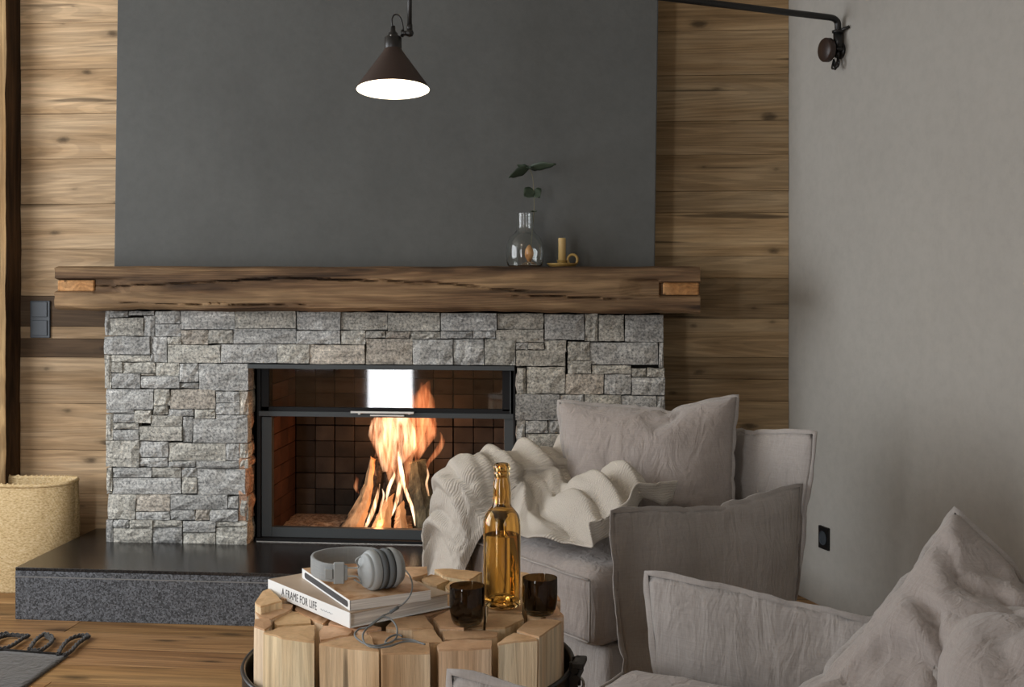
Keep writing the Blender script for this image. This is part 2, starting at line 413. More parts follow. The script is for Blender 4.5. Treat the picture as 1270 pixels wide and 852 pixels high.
def open_panel(W, H, n, seed):
    """upper half of a tall inflated slip: closed at the sides and top, open at the floor; spans x -.5..+.5, y 0..1"""
    co, F, rim = puffed(W, 2*H, n, seed, 4, 26, -.03, .6, .064, .72)
    ny = int(n*2*H/W); V0, _, _ = sewn_grid(W, 2*H, n, seed); cut = -1e-4 if ny % 2 == 0 else -H/ny-1e-4
    keep = [i for i, v in enumerate(V0) if v.y > cut]; ix = {i: k for k, i in enumerate(keep)}
    out = [co[i] for i in keep]; y0 = min(v.y for v in out)
    for v in out: v.x /= W; v.y = (v.y-y0)/(H-y0)
    F = [tuple(ix[i] for i in f) for f in F if all(i in ix for i in f)]
    m = n; r = rim; up = [i for i in r if i in ix]
    k0 = [k for k in range(len(r)) if r[k] in ix and r[k-1] not in ix][0]; r = r[k0:]+r[:k0]; r = [ix[i] for i in r if i in ix]
    return out, F, r
ARM = open_panel(.78, .66, 42, 3)
print('cloth', time.time()-T0)

def soft_part(name, data, mx, mat, parent, fl=.012, deform=None, fname='seam_flange', size=None):
    co, F, rim = data
    if size: co = [Vector((c.x*size[0], c.y*size[1], c.z)) for c in co]
    fv, ff = flange(co, rim, fl, closed=not size) if fl else ([], [])
    c2 = [c.copy() for c in co]
    if deform: c2 = [deform(c) for c in c2]; fv = [deform(v) for v in fv]
    o = build(name, [mx @ v for v in c2], F, mat, parent, True)
    if fl: build(fname, [mx @ v for v in fv], ff, M['linen_edge'], o if parent else o, True)
    return o

# ================================================================ SETTING
YW = 4.89      # timber wall
YS = 4.64      # face of the stones
def quadwall(name, pts, mat, kind='structure', th=None):
    o = build(name, pts, [(0, 1, 2, 3)], mat); return tag(o, kind=kind)
def slab(name, a, b, mat, bev=0, **kw): return tag(MB().box(a, b, bev=bev).out(name, mat), kind='structure')
CORN = PY(978, 300, YW); RW = Vector((math.sin(R(23.3)), -math.cos(R(23.3)), 0))     # right wall runs this way from the corner
wall_back = slab('wall_back', (-3.6, YW+.02, 0), (CORN.x+.02, YW+.12, 2.7), M['backing'])
# opening for the firebox: the wall behind it simply has the insert in front of its recess
bpy.data.objects.remove(wall_back)
FBX0, FBX1 = PY(322, 500, 4.73).x, PY(636, 500, 4.73).x
mb = MB()
mb.box((-3.6, YW+.02, 0), (FBX0-.03, YW+.5, 2.7)).box((FBX1+.03, YW+.02, 0), (CORN.x+.02, YW+.5, 2.7)).box((FBX0-.03, YW+.02, .9), (FBX1+.03, YW+.5, 2.7)).box((FBX0-.03, YW+.02, 0), (FBX1+.03, YW+.5, .17))
wall_back = tag(mb.out('wall_back', M['backing']), kind='structure')
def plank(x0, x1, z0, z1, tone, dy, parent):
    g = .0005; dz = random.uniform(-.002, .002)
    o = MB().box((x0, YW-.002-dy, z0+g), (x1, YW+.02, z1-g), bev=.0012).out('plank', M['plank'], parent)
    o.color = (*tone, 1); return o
def zof(py, px, Y=YW): return PY(px, py, Y).z
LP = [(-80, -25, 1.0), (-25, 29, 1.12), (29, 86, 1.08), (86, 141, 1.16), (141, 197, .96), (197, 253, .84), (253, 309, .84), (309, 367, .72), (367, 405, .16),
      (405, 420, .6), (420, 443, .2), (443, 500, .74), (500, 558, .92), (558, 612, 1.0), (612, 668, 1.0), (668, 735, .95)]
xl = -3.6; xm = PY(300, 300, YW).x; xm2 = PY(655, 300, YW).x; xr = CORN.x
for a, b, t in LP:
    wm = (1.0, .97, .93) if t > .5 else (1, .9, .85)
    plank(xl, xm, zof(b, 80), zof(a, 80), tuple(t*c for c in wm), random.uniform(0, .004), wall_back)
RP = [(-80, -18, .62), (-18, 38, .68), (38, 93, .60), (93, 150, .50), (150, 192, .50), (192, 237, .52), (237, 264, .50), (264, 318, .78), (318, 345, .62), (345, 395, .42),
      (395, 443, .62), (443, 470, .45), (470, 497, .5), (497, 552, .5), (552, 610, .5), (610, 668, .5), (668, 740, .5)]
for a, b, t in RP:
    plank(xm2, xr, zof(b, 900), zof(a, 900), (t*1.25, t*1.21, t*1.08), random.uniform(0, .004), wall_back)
# right wall, plastered, meeting the timber wall at an open angle
n_ = Vector((-RW.y, RW.x, 0)); A_ = CORN.copy(); A_.z = 0; B_ = A_+RW*7.2; n_ = Vector((math.cos(R(23.3)), math.sin(R(23.3)), 0))
V = []
for p in (A_, B_):
    for q in (0, .1):
        for z in (0, 2.7): V.append(p+n_*q+Vector((0, 0, z)))
tag(build('wall_right', V, [(0, 4, 5, 1), (2, 3, 7, 6), (0, 1, 3, 2), (4, 6, 7, 5), (1, 5, 7, 3), (0, 2, 6, 4)], M['wallpl']), kind='structure')
# left wall with a wide window opening, wall behind the camera with a glazed door, a window and an added right window
mb = MB()
for a, b in (((-3.75, -1.7, 0), (-3.6, 1.7, 2.7)), ((-3.75, 4.1, 0), (-3.6, 5.4, 2.7)), ((-3.75, 1.7, 0), (-3.6, 4.1, .5)), ((-3.75, 1.7, 2.5), (-3.6, 4.1, 2.7))): mb.box(a, b)
tag(mb.out('wall_left', M['wallpl']), kind='structure')
mb = MB()
FY0, FY1 = -1.05, -.90
for a, b in (((-3.75, FY0, 0), (-2.90, FY1, 2.7)), ((-2.5, FY0, 0), (-2.28, FY1, 2.7)), ((-2.90, FY0, 0), (-2.5, FY1, .36)), ((-2.90, FY0, 2.28), (-2.5, FY1, 2.7)), ((-1.83, FY0, 0), (.8, FY1, 2.7)), ((2.2, FY0, 0), (3.9, FY1, 2.7)), ((.8, FY0, 0), (2.2, FY1, .85)), ((.8, FY0, 2.15), (2.2, FY1, 2.7)),
             ((-2.28, FY0, 2.32), (-1.83, FY1, 2.7))): mb.box(a, b)
tag(mb.out('wall_front', M['plank']), kind='structure')
slab('ceiling', (-3.75, -1.75, 2.7), (3.7, 5.4, 2.8), M['ceil'])
def win(name, a, b, ax, bars):
    mb = MB(); t = .05
    if ax == 'x':
        x, y0, z0 = a; _, y1, z1 = b
        for q in ((y0, y0+t), (y1-t, y1)): mb.box((x-.04, q[0], z0), (x+.03, q[1], z1))
        for q in ((z0, z0+t), (z1-t, z1)): mb.box((x-.04, y0, q[0]), (x+.03, y1, q[1]))
        for i in range(1, bars): y = y0+(y1-y0)*i/bars; mb.box((x-.03, y-.03, z0), (x+.03, y+.03, z1))
    else:
        x0, y, z0 = a; x1, _, z1 = b
        for q in ((x0, x0+t), (x1-t, x1)): mb.box((q[0], y-.04, z0), (q[1], y+.03, z1))
        for q in ((z0, z0+t), (z1-t, z1)): mb.box((x0, y-.04, q[0]), (x1, y+.02, q[1]))
        for i in range(1, bars): x = x0+(x1-x0)*i/bars; mb.box((x-.02, y-.03, z0), (x+.02, y+.03, z1))
    return tag(mb.out(name, M['window']), kind='structure')
win('window_1', (-3.62, 1.7, .5), (-3.62, 4.1, 2.5), 'x', 2)
win('door_1', (-2.28, -.92, 0), (-1.83, -.92, 2.32), 'y', 1)
win('window_2', (-2.90, -.92, .36), (-2.5, -.92, 2.28), 'y', 1)
win('added_window', (.8, -.92, .85), (2.2, -.92, 2.15), 'y', 2)  # invented opening for the added fill light
# floor: oak boards running parallel to the hearth
floor = slab('floor', (-3.75, -1.75, -.06), (3.7, YW+.5, -.012), M['subfloor'])
y = YW+.02; k = 0
fw = .165
while y > -1.7:
    xs = -3.7+random.uniform(0, 1.2) if y < 1.6 else None
    joints = [-3.7]; xx = -3.7+random.uniform(.4, 2.0)
    while xx < 3.6: joints.append(xx); xx += random.uniform(1.7, 2.4)
    joints.append(3.65)
    for a, b in zip(joints, joints[1:]):
        o = MB().box((a+.0008, y-fw+.0008, -.012), (b-.0008, y-.0008, 0), bev=.0012).out('plank', M['floor'], floor)
        t = random.uniform(.86, 1.08); o.color = (t, t*random.uniform(.95, 1), t*random.uniform(.88, .98), 1)
    y -= fw

# weathered post at the left end of the timber wall
def rough_post():
    p0 = PY(21.5, 300, 4.86)
    x1 = p0.x; V = []; F = []; n = 60; sec = [(0, 0), (-.28, 0), (-.28, .29), (0, .29)]
    ring = []
    for t in range(5): ring.append((x1-.28*(1-t/4), 4.765))          # front face
    for t in range(1, 7): ring.append((x1, 4.765+.125*t/6))
    for k in range(n+1):
        z = 2.7*k/n
        for i, (x, yy) in enumerate(ring):
            corner = .006 if i == 4 else .003
            V.append((x+corner*fbm(i*3, z*5, 1, 1)+.006*nz(yy*30, z*2, 3), yy+.006*nz(x*20, z*4, 7), z))
    m = len(ring)
    for k in range(n):
        for i in range(m-1): F.append((k*m+i, k*m+i+1, (k+1)*m+i+1, (k+1)*m+i))
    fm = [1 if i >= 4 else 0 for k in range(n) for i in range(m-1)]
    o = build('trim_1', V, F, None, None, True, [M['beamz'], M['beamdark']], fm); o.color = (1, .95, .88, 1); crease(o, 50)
    return tag(o, kind='structure')
rough_post()

# dark plaster chimney breast above the mantel
def chimney():
    yb = 4.69; tl = PY(145.5, 0, yb); tr = PY(816.5, 0, yb); bl = PY(141.5, 325, yb); br = PY(812, 330, yb)
    up = lambda t, b, z: b+(t-b)*((z-b.z)/(t.z-b.z))
    TL, TR = up(tl, bl, 2.7), up(tr, br, 2.7); B = [bl, br, TR, TL]
    B[0] = up(tl, bl, 1.10); B[1] = up(tr, br, 1.10)
    V = [Vector(v) for v in B]+[Vector((v.x, YW-.006, v.z)) for v in B]
    o = build('wall_chimney', V, [(0, 1, 2, 3), (0, 3, 7, 4), (1, 5, 6, 2), (4, 7, 6, 5), (0, 4, 5, 1), (3, 2, 6, 7)], M['chimney'])
    b = o.modifiers.new('b', 'BEVEL'); b.width = .004; b.segments = 2
    tag(o, kind='structure')
chimney()

# ================================================================ HEARTH
HT = .184
hz = lambda px, py: PZ(px, py, HT)
fl_ = hz(18.9, 703.5); bl_ = Vector((fl_.x, YW-.01, HT)); HY0 = fl_.y
hearth = empty('hearth', (fl_.x, HY0, 0), 0, 'long low black granite hearth plinth under the stone fireplace', 'hearth')
HX1 = PY(826, 600, YS).x+.05
def hbox(z0, z1, inset, mat, name, bev):
    return MB().box((inset, inset, z0), (HX1-fl_.x-inset, YW-.014-HY0, z1), bev=bev).out(name, mat, hearth)
hbox(0, HT-.034, .0, M['granite'], 'plinth', .001)
hbox(HT-.0311, HT-.012, .0, M['granite'], 'slab_edge', .001)
MB().box((-.0012, -.0012, HT-.0345), (HX1-fl_.x+.0012, .03, HT-.031)).out('joint', plain('joint_grout', srgb(126, 126, 124)), hearth)
hbox(HT-.012, HT, 0, M['granite_top'], 'slab_top', .0015)

# ================================================================ STONE SURROUND
sur = empty('stone_fireplace', PY(480, 678, YS)*1, 0, 'grey split stone fireplace surround around the burning fire', 'fireplace')
sur.location.z = HT; SO = sur.location.copy()
# masonry core behind the stones
cb = .035
x0 = PY(133, 500, YS).x; x1 = PY(822, 500, YS).x; zt = PY(500, 388, YS).z; xa = PY(307, 500, YS).x; xb = PY(640, 500, YS).x; za = PY(480, 452, YS).z
mb = MB()
for a, b in (((x0+.01, YS+cb, HT), (xa-.012, YW-.006, zt)), ((xb+.03, YS+cb, HT), (x1-.01, YW-.006, zt)), ((xa-.012, YS+cb, za+.012), (xb+.03, YW-.006, zt))):
    mb.box(Vector(a)-SO, Vector(b)-SO)
mb.out('masonry_core', M['backing'], sur)
S = """136 386 158 393.5;158.5 386 190.5 391;130 386 135.5 416.5;136 394.5 177 416.5;178 392 190.5 416.5;191.5 386 222.8 401.5;223.5 386 290.5 408.5;191.5 402.5 223.5 417;224.5 409.5 257 427;
258 409.5 288 426;291.5 386 366 407;289 408 366.5 426.3;273 427.3 342.5 450;343.5 427.3 382.3 450.5;368 387 421.3 409;367.5 410 421.3 426.5;383.3 428 452 451.5;422.5 387.5 480 409;422.5 410 452.5 427;
453.5 410.5 477.5 419;478.5 411.5 507.5 419.5;481 388 545.3 410.5;508.5 411.5 545.3 420.5;454 420.3 510.5 452;511.5 421.5 561 452.5;546.5 388.5 615.5 410.2;546.5 411.2 585.3 419.8;586.3 411.2 614 419.8;
562 421 600 452.8;617 389 673.5 408;615 409 674 424.3;601 421 639 453;640 425.3 653.8 433.6;654.8 425.3 674.5 433.6;640.3 434.5 700.8 454;675.5 390 724.3 421.3;675.5 422.3 702 436.5;725.5 389.5 741.3 423;
742.3 391 773.8 423.3;775 391 822.8 424;703.8 424.3 731.3 447;732.3 425 816 452.5;817 425 823 456;703.8 448 733 463.3;641.5 456.5 652 488;653.2 455.5 700.5 488.3;701.5 464.3 748.3 489;734 453.5 782.5 463.8;
749.5 464.8 782.5 489;783.5 457 801.5 467.8;802.5 457 824.5 467.8;783.5 468.8 824.5 490.3;639.5 489.5 693.8 521;694.8 490 723.8 520.5;724.8 490 769.8 520.5;770.8 491.3 814 520.5;815 491.3 824.5 520.5;
640.3 522 650.8 554;652 522 679 537.3;680 522 701.5 537.5;652 538.3 701.5 554.5;638 555.5 688.8 573;689.8 555.5 712 573;638 574 692 600;702.5 521.5 745 548;746 521.5 790 548;791 521.5 824.5 560;
702.5 549 790 572.5;713 573.5 760 600;761 573.5 824.5 600;791 561 824.5 572.5;638 601 680 640;681 601 740 630;741 601 824.5 640;638 641 690 679;691 631 740 679;741 641 824.5 679;
128.5 417.5 185.3 439.8;186.3 417.5 206 449;207 418 223.5 427;207 428 272.3 449.8;138 449.5 150.5 462;129 440.8 137 481.5;138 440.8 185.3 448.5;151.5 449.8 191.8 463;192.8 450.2 221.5 466;222.5 450.8 245 474;
246 451.5 307 484.5;138 463.5 173 481.5;174.2 467 221.5 481.5;222.5 475 245 481.8;174.2 464 191.8 466;131 483 189.3 508;190.3 483 209.8 503;190.3 504 206.8 514.3;210.8 483.5 266 507;267 486 296.3 499.5;
267 500.5 296.3 514;298 486 307.5 514.3;131 509 165.5 513;166.5 509.5 186 524.5;207.8 508 239.3 516.3;140 514.2 165.5 524;130.5 514.2 138.8 546;187 515.5 225 528.5;139.8 525 171 532.3;139.8 533.3 171 545.8;
172 529.5 225 547;226.3 517.3 237.8 548;241 508.2 266 519;267 515.2 306 521;239 520 306 549;130.5 547 171.5 579;172.5 548 207.8 567;172.5 568.2 206.8 579;209 549.8 279 571.5;209 572.5 241 579.3;
280 550.5 295.8 571;242 572.2 295.8 581.2;297.2 551 307.2 567.8;297.2 569 307.2 581;131.5 580 138.3 609;139.5 580.2 187 592.3;188 580.2 223.8 592.3;139.5 593.2 223.8 612.8;225 580.5 243 591.8;225 592.8 243 612;
244 582.3 303.5 613.8;132 610 138.3 613;133 614 166.8 644;168 614 209.8 634.5;168 635.5 209.8 645;211.2 614.5 281.5 632;282.5 616.5 294.5 631;211 633 241 645;242 633 259 645.5;260 632.8 294.5 647;
295.8 616 307 646.5;131 645 138.8 675.5;139.8 645.2 159 654.8;160 645.8 188 655.5;139.8 656 187 676.3;188.6 646 225 654;188.6 655 225 677.3;226.3 647 266.3 660.2;226.3 661.2 266.3 678.5;267.4 647.8 306 653.8;267.4 654.8 306 680"""
def stone_geo(c, out, dep, seed, nu=5, nv=4, amp=.005):
    """c: four corners bl, br, tr, tl of the stone's face; out: direction the face looks"""
    V = []; F = []; rj = random.Random(seed)
    for j in range(nv+1):
        for i in range(nu+1):
            u, v = i/nu, j/nv
            p = c[0]*(1-u)*(1-v)+c[1]*u*(1-v)+c[2]*u*v+c[3]*(1-u)*v
            e = min(u, 1-u, v, 1-v) < 1e-6
            q = p+Vector((nz(p.x, p.z, seed, 40), 0, nz(p.z, p.x, seed, 40)))*(.0028 if e else .003)
            d = (-.006 if e else .0)+amp*fbm(p.x, p.z, seed*7.3, 22, 3)+.003*rj.uniform(-1, 1)
            V.append(q+out*d)
    n = nu+1
    for j in range(nv):
        for i in range(nu): F.append((j*n+i, j*n+i+1, (j+1)*n+i+1, (j+1)*n+i))
    b = len(V); rim = [i for i in range(n)]+[j*n+nu for j in range(1, nv+1)]+[nv*n+i for i in range(nu-1, -1, -1)]+[j*n for j in range(nv-1, 0, -1)]
    for i in rim: V.append(V[i]-out*dep)
    m = len(rim)
    for k in range(m): F.append((rim[k], b+k, b+(k+1) % m, rim[(k+1) % m]))
    return V, F
rs = random.Random(3)
for k, s in enumerate(S.replace('\n', '').split(';')):
    a, b, c, d = map(float, s.split())
    proud = rs.uniform(-.004, .007); Y = YS-proud
    a2 = b2 = 0
    sk = rs.uniform(-.7, .7)
    c4 = [PY(a, d, Y), PY(c, d+sk*.3, Y), PY(c+sk, b, Y), PY(a, b-sk*.2, Y)]
    if c-a < 14 or d-b < 6: nu, nv = 3, 2
    else: nu, nv = 5, 3
    V, F = stone_geo([v-SO for v in c4], Vector((0, -1, 0)), cb+.01+proud, k, nu, nv)
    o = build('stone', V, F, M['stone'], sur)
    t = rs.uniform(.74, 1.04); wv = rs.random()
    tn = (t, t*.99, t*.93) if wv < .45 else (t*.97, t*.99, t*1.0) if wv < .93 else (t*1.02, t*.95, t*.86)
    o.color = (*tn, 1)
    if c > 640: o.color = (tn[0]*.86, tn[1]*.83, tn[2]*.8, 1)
# stones of the reveal beside the fire, facing right
for k, (a, b) in enumerate([(455.5, 485), (486, 514), (515, 549), (550, 567.5), (568.5, 581), (582, 613.5), (615, 646), (647, 679)]):
    X = PY(306.5, 500, YS).x; z1 = PY(306, a, YS).z; z0 = PY(306, b, YS).z; X += random.uniform(-.003, .004)
    for y0, y1 in ((YS+.006, YS+.055), (YS+.057, YS+.105)) if k % 2 else ((YS+.006, YS+.105),):
        c4 = [Vector((X, y0, z0)), Vector((X, y1, z0)), Vector((X, y1, z1)), Vector((X, y0, z1))]
        V, F = stone_geo([v-SO for v in c4], Vector((1, 0, 0)), .03, k+200, 4, 3, .006)
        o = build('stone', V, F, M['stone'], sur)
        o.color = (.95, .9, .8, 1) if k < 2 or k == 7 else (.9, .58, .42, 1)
    X = PY(639, 500, YS).x
    c4 = [Vector((X, YS+.105, z0)), Vector((X, YS+.006, z0)), Vector((X, YS+.006, z1)), Vector((X, YS+.105, z1))]
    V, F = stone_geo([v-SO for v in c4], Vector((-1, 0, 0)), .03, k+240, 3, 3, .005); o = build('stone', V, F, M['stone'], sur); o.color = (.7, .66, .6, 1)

# ================================================================ FIREBOX INSERT
YF = 4.735
ins = empty('fireplace_insert', PY(480, 673, YF), 0, 'wide steel fireplace insert with a raised glass door', 'fireplace insert'); IO = ins.location.copy()
def ib(mb, ax, ay, bx, by, y0, y1, m=0, bev=.001):
    a = PY(ax, by, YF); b = PY(bx, ay, YF); mb.box(Vector((a.x, y0, a.z))-IO, Vector((b.x, y1, b.z))-IO, m, bev)
mb = MB(); ib(mb, 324.5, 517, 337, 672, YF, YF+.03); ib(mb, 625, 517, 637, 672, YF, YF+.03); ib(mb, 337, 659.5, 625, 672, YF, YF+.03); mb.out('frame', M['steel'], ins)
mb = MB(); ib(mb, 319.5, 454, 324.3, 674, YF-.01, YF+.05); ib(mb, 637, 454, 639.5, 674, YF-.01, YF+.05); ib(mb, 319.5, 672, 639, 674.5, YF-.03, YF+.03); mb.out('outer_frame', M['steel_dark'], ins)
mb = MB(); ib(mb, 316, 451.8, 641, 454.6, YS+.002, YF+.02, 0, .0006); mb.out('lintel_strip', M['steel'], ins)
mb = MB(); mb.box(Vector((FBX0-.004, YF-.034, HT+.0003))-IO, Vector((FBX1+.004, YF-.030, HT+.0022))-IO); mb.out('sill_strip', M['steel_bright'], ins)
door = MB(); 
ib(door, 324.5, 454.8, 334, 510, YF-.004, YF+.012); ib(door, 623, 454.8, 633.5, 510, YF-.004, YF+.012); ib(door, 334, 454.8, 623, 457, YF-.004, YF+.012); ib(door, 324.5, 507.5, 633.5, 514, YF-.004, YF+.012)
dr = door.out('glass_door', M['steel_dark'], ins)
mb = MB(); ib(mb, 322, 513, 637, 515.5, YF-.012, YF-.002, 0, .0006); ib(mb, 632.5, 455, 634, 513, YF-.008, YF-.004, 0, .0004); mb.out('door_rail', M['steel'], dr)
mb = MB(); a = PY(334, 508, YF); b = PY(623, 457, YF); mb.add([Vector((a.x, YF, a.z))-IO, Vector((b.x, YF, a.z))-IO, Vector((b.x, YF, b.z))-IO, Vector((a.x, YF, b.z))-IO], [(0, 1, 2, 3)]); mb.out('glass_pane', M['doorglass'], dr)
mb = MB(); ib(mb, 437, 509.5, 515, 511.3, YF-.032, YF-.024, 0, .0006); ib(mb, 461, 513.6, 503, 515, YF-.03, YF-.024, 0, .0005)
for x in (446, 508): ib(mb, x, 510, x+3, 513, YF-.03, YF, 0, .0004)
mb.out('handle', M['steel_bright'], dr)
YB = 5.10; FX0 = PY(336.5, 550, 4.75).x; FX1 = PY(626, 550, 4.75).x+.0; FZ0 = .188; FZ1 = .86
bx0 = FX0+.02; bx1 = FX1-.0
mb = MB()
mb.box(Vector((FX0-.05, YF+.03, HT+.0006))-IO, Vector((FX1+.05, YB+.05, FZ0))-IO)
mb.box(Vector((FX0-.05, YB+.025, FZ0))-IO, Vector((FX1+.05, YB+.05, FZ1))-IO)
mb.box(Vector((FX0-.05, YF+.03, FZ0))-IO, Vector((FX0-.02, YB+.05, FZ1))-IO); mb.box(Vector((FX1+.03, YF+.03, FZ0))-IO, Vector((FX1+.05, YB+.05, FZ1))-IO)
mb.box(Vector((FX0-.05, YF+.03, FZ1))-IO, Vector((FX1+.05, YB+.05, FZ1+.02))-IO)
mb.out('chamber', M['backing'], ins)
# firebrick lining: stack bonded panels of bricks
cols = 11; bw = (FX1-FX0)/cols; bh = .0665; k = 0
rows = int((FZ1-FZ0)/bh)
for j in range(rows):
    for i in range(cols):
        th = .004 if (i in (1, 7)) else .0014; tv = .004 if j % 3 == 2 else .0014
        o = MB().box(Vector((FX0+i*bw+.0014, YB, FZ0+j*bh+.001))-IO, Vector((FX0+(i+1)*bw-th, YB+.02, FZ0+(j+1)*bh-tv))-IO, bev=.0015).out('brick', M['firebrick'], ins)
        t = random.uniform(.3, .62); o.color = (t, t*.95, t*.9, 1)
    for sgn, X in ((1, FX0), (-1, FX1)):
        nn = 3; L = (YB-YF-.04)/nn
        for i in range(nn):
            off = 0; y0 = YF+.035+i*L
            o = MB().box(Vector((min(X, X-sgn*.02), y0+.001, FZ0+j*bh+.001))-IO, Vector((max(X, X-sgn*.02), y0+L-.001, FZ0+(j+1)*bh-.0015))-IO, bev=.0012).out('brick', M['firebrick'], ins)
            o.color = (.5, .26, .2, 1)
# bed of ash and embers
V = []; F = []; nx, ny = 70, 24
for j in range(ny+1):
    for i in range(nx+1):
        x = FX0+.005+(FX1-FX0-.01)*i/nx; yy = YF+.04+(YB-YF-.05)*j/ny
        V.append(Vector((x, yy, FZ0+.012+.02*max(0, fbm(x, yy, 2, 9))+.018*(j/ny)))-IO)
for j in range(ny):
    for i in range(nx): q = j*(nx+1)+i; F.append((q, q+1, q+nx+2, q+nx+1))
tag(build('ash_bed', V, F, M['ash'], ins, True), 'pale ash bed on the firebox floor', kind='stuff')

# ---------------------------------------------------------------- burning logs
def char_wood():
    a = NM('burning_split_wood', .8, .2); v = a.coords((30, 30, 3)); n = a.noise(v, 1.5, 5, .6)
    oi = a.n('ShaderNodeObjectInfo'); w0 = a.noise(a.coords((6, 6, 3)), 1.3, 4)
    g = a.ramp(n, [(.3, srgb(170, 124, 86)), (.7, srgb(222, 184, 140))])
    a.col(a.mix((.012, .008, .006), g, a.ramp(w0, [(.36, 0.0), (.42, 1.0)]))); a.bump(n, .004); return a.m
M['fuel'] = char_wood()
M['charred'] = (lambda a: (a.col(a.ramp(a.noise(a.coords((1, 1, 1)), 60, 4), [(.35, (.006, .005, .004)), (.7, (.05, .035, .028))])), a.bump(a.noise(a.coords((1, 1, 1)), 90, 3), .004), a.m)[2])(NM('charred_wood', .9, .2))
def fire_log(b0, b1, t0, t1, Yb, Yt, th, mat, name, label, group='logs burning in the fireplace', bow=0, seed=0, sect=5):
    """leaning split log. b0,b1 foot px span; t0,t1 top px span"""
    n = 14; V = []; F = []; ring = []
    for k in range(n+1):
        t = k/n; Y = Yb+(Yt-Yb)*t
        L = Vector(b0).lerp(Vector(t0), t); Rr = Vector(b1).lerp(Vector(t1), t)
        bo = bow*math.sin(math.pi*t)
        A = PY(L.x+bo, L.y, Y); B = PY(Rr.x+bo, Rr.y, Y); mid = (A+B)/2; wd = (B-A)
        pr = [(-.5, .1), (-.22, -.42), (.12, -.5), (.5, -.1), (.36, .45), (-.3, .5)]
        for q, (u, v) in enumerate(pr):
            j = .004*fbm(k*.6, q*3.1, seed, 1, 3)+.003*nz(q*9, k*.9, seed)
            V.append(mid+wd*u+Vector((j, v*th+j, j)))
    m = 6
    for k in range(n):
        for q in range(m): F.append((k*m+q, k*m+(q+1) % m, (k+1)*m+(q+1) % m, (k+1)*m+q))
    F += [tuple(range(m))[::-1], tuple(n*m+q for q in range(m))]
    base = V[0].copy(); base.z = min(v.z for v in V)
    o = build(name, [v-base for v in V], F, mat); o.location = base
    return tag(o, label, 'firewood', group)
fire_log((413, 663), (450, 663), (459, 566), (467, 571), 4.84, 4.95, .05, M['fuel'], 'split_log', 'pale curved split log leaning at the left of the fire', bow=9, seed=1)
fire_log((444, 662), (461, 662), (466, 570), (477, 572), 4.85, 4.94, .04, M['charred'], 'split_log', 'charred black slat just right of the pale curved log', seed=2)
fire_log((456, 664), (484, 664), (475, 622), (489, 612), 4.80, 4.85, .045, M['fuel'], 'split_log', 'orange split log standing low in the middle of the fire', seed=3)
fire_log((472, 662), (490, 662), (476, 574), (498, 572), 4.86, 4.94, .05, M['charred'], 'split_log', 'blackened log behind the middle of the flames', seed=4)
fire_log((488, 664), (507, 664), (490, 632), (501, 620), 4.80, 4.84, .04, M['fuel'], 'split_log', 'short pale split log beside the bark covered one', seed=5)
fire_log((512, 663), (548, 663), (504, 574), (528, 569), 4.84, 4.92, .075, M['bark'], 'round_log', 'thick lichened bark covered log at the right of the fire', seed=6)
fire_log((428, 650), (440, 650), (452, 590), (458, 588), 5.0, 5.03, .03, M['charred'], 'split_log', 'small burnt stick behind the pale curved log', seed=7)

# ---------------------------------------------------------------- flames: closed tongues of glowing gas
def flame_mat(name, dens, col0, col1):
    m = bpy.data.materials.new(name); m.use_nodes = True; t = m.node_tree; t.nodes.remove(t.nodes['Principled BSDF'])
    N = t.nodes.new; L = t.links.new
    em = N('ShaderNodeEmission'); tc = N('ShaderNodeTexCoord'); mp = N('ShaderNodeMapping'); mp.inputs['Scale'].default_value = (64, 64, 10)
    oi = N('ShaderNodeObjectInfo'); mul = N('ShaderNodeMath'); mul.operation = 'MULTIPLY'; mul.inputs[1].default_value = 31
    L(oi.outputs['Random'], mul.inputs[0]); L(mul.outputs[0], mp.inputs['Location'])
    no = N('ShaderNodeTexNoise'); no.inputs['Scale'].default_value = 1; no.inputs['Detail'].default_value = 4; no.inputs['Distortion'].default_value = .8
    L(tc.outputs['Object'], mp.inputs['Vector']); L(mp.outputs[0], no.inputs['Vector'])
    r = N('ShaderNodeMapRange'); r.inputs[1].default_value = .36; r.inputs[2].default_value = .72; r.inputs[3].default_value = .08; r.inputs[4].default_value = dens
    L(no.outputs['Fac'], r.inputs[0]); L(r.outputs[0], em.inputs['Strength'])
    cr = N('ShaderNodeValToRGB'); cr.color_ramp.elements[0].color = (*col0, 1); cr.color_ramp.elements[1].color = (*col1, 1)
    cr.color_ramp.elements[0].position = .4; cr.color_ramp.elements[1].position = .65
    L(no.outputs['Fac'], cr.inputs[0]); L(cr.outputs[0], em.inputs['Color']); L(em.outputs[0], t.nodes['Material Output'].inputs['Volume'])
    return m
M['flame_hot'] = flame_mat('hot_flame', 85, (1, .26, .08), (1, .62, .36))
M['streak'] = flame_mat('white_hot_streak', 520, (1, .42, .16), (1, .72, .46))
M['flame'] = flame_mat('orange_flame', 60, (1, .17, .035), (1, .42, .18))
fire = empty('flames', PY(495, 655, 4.86), 0, 'tall orange and white flames rising from the stacked logs', 'fire'); FO = fire.location.copy()
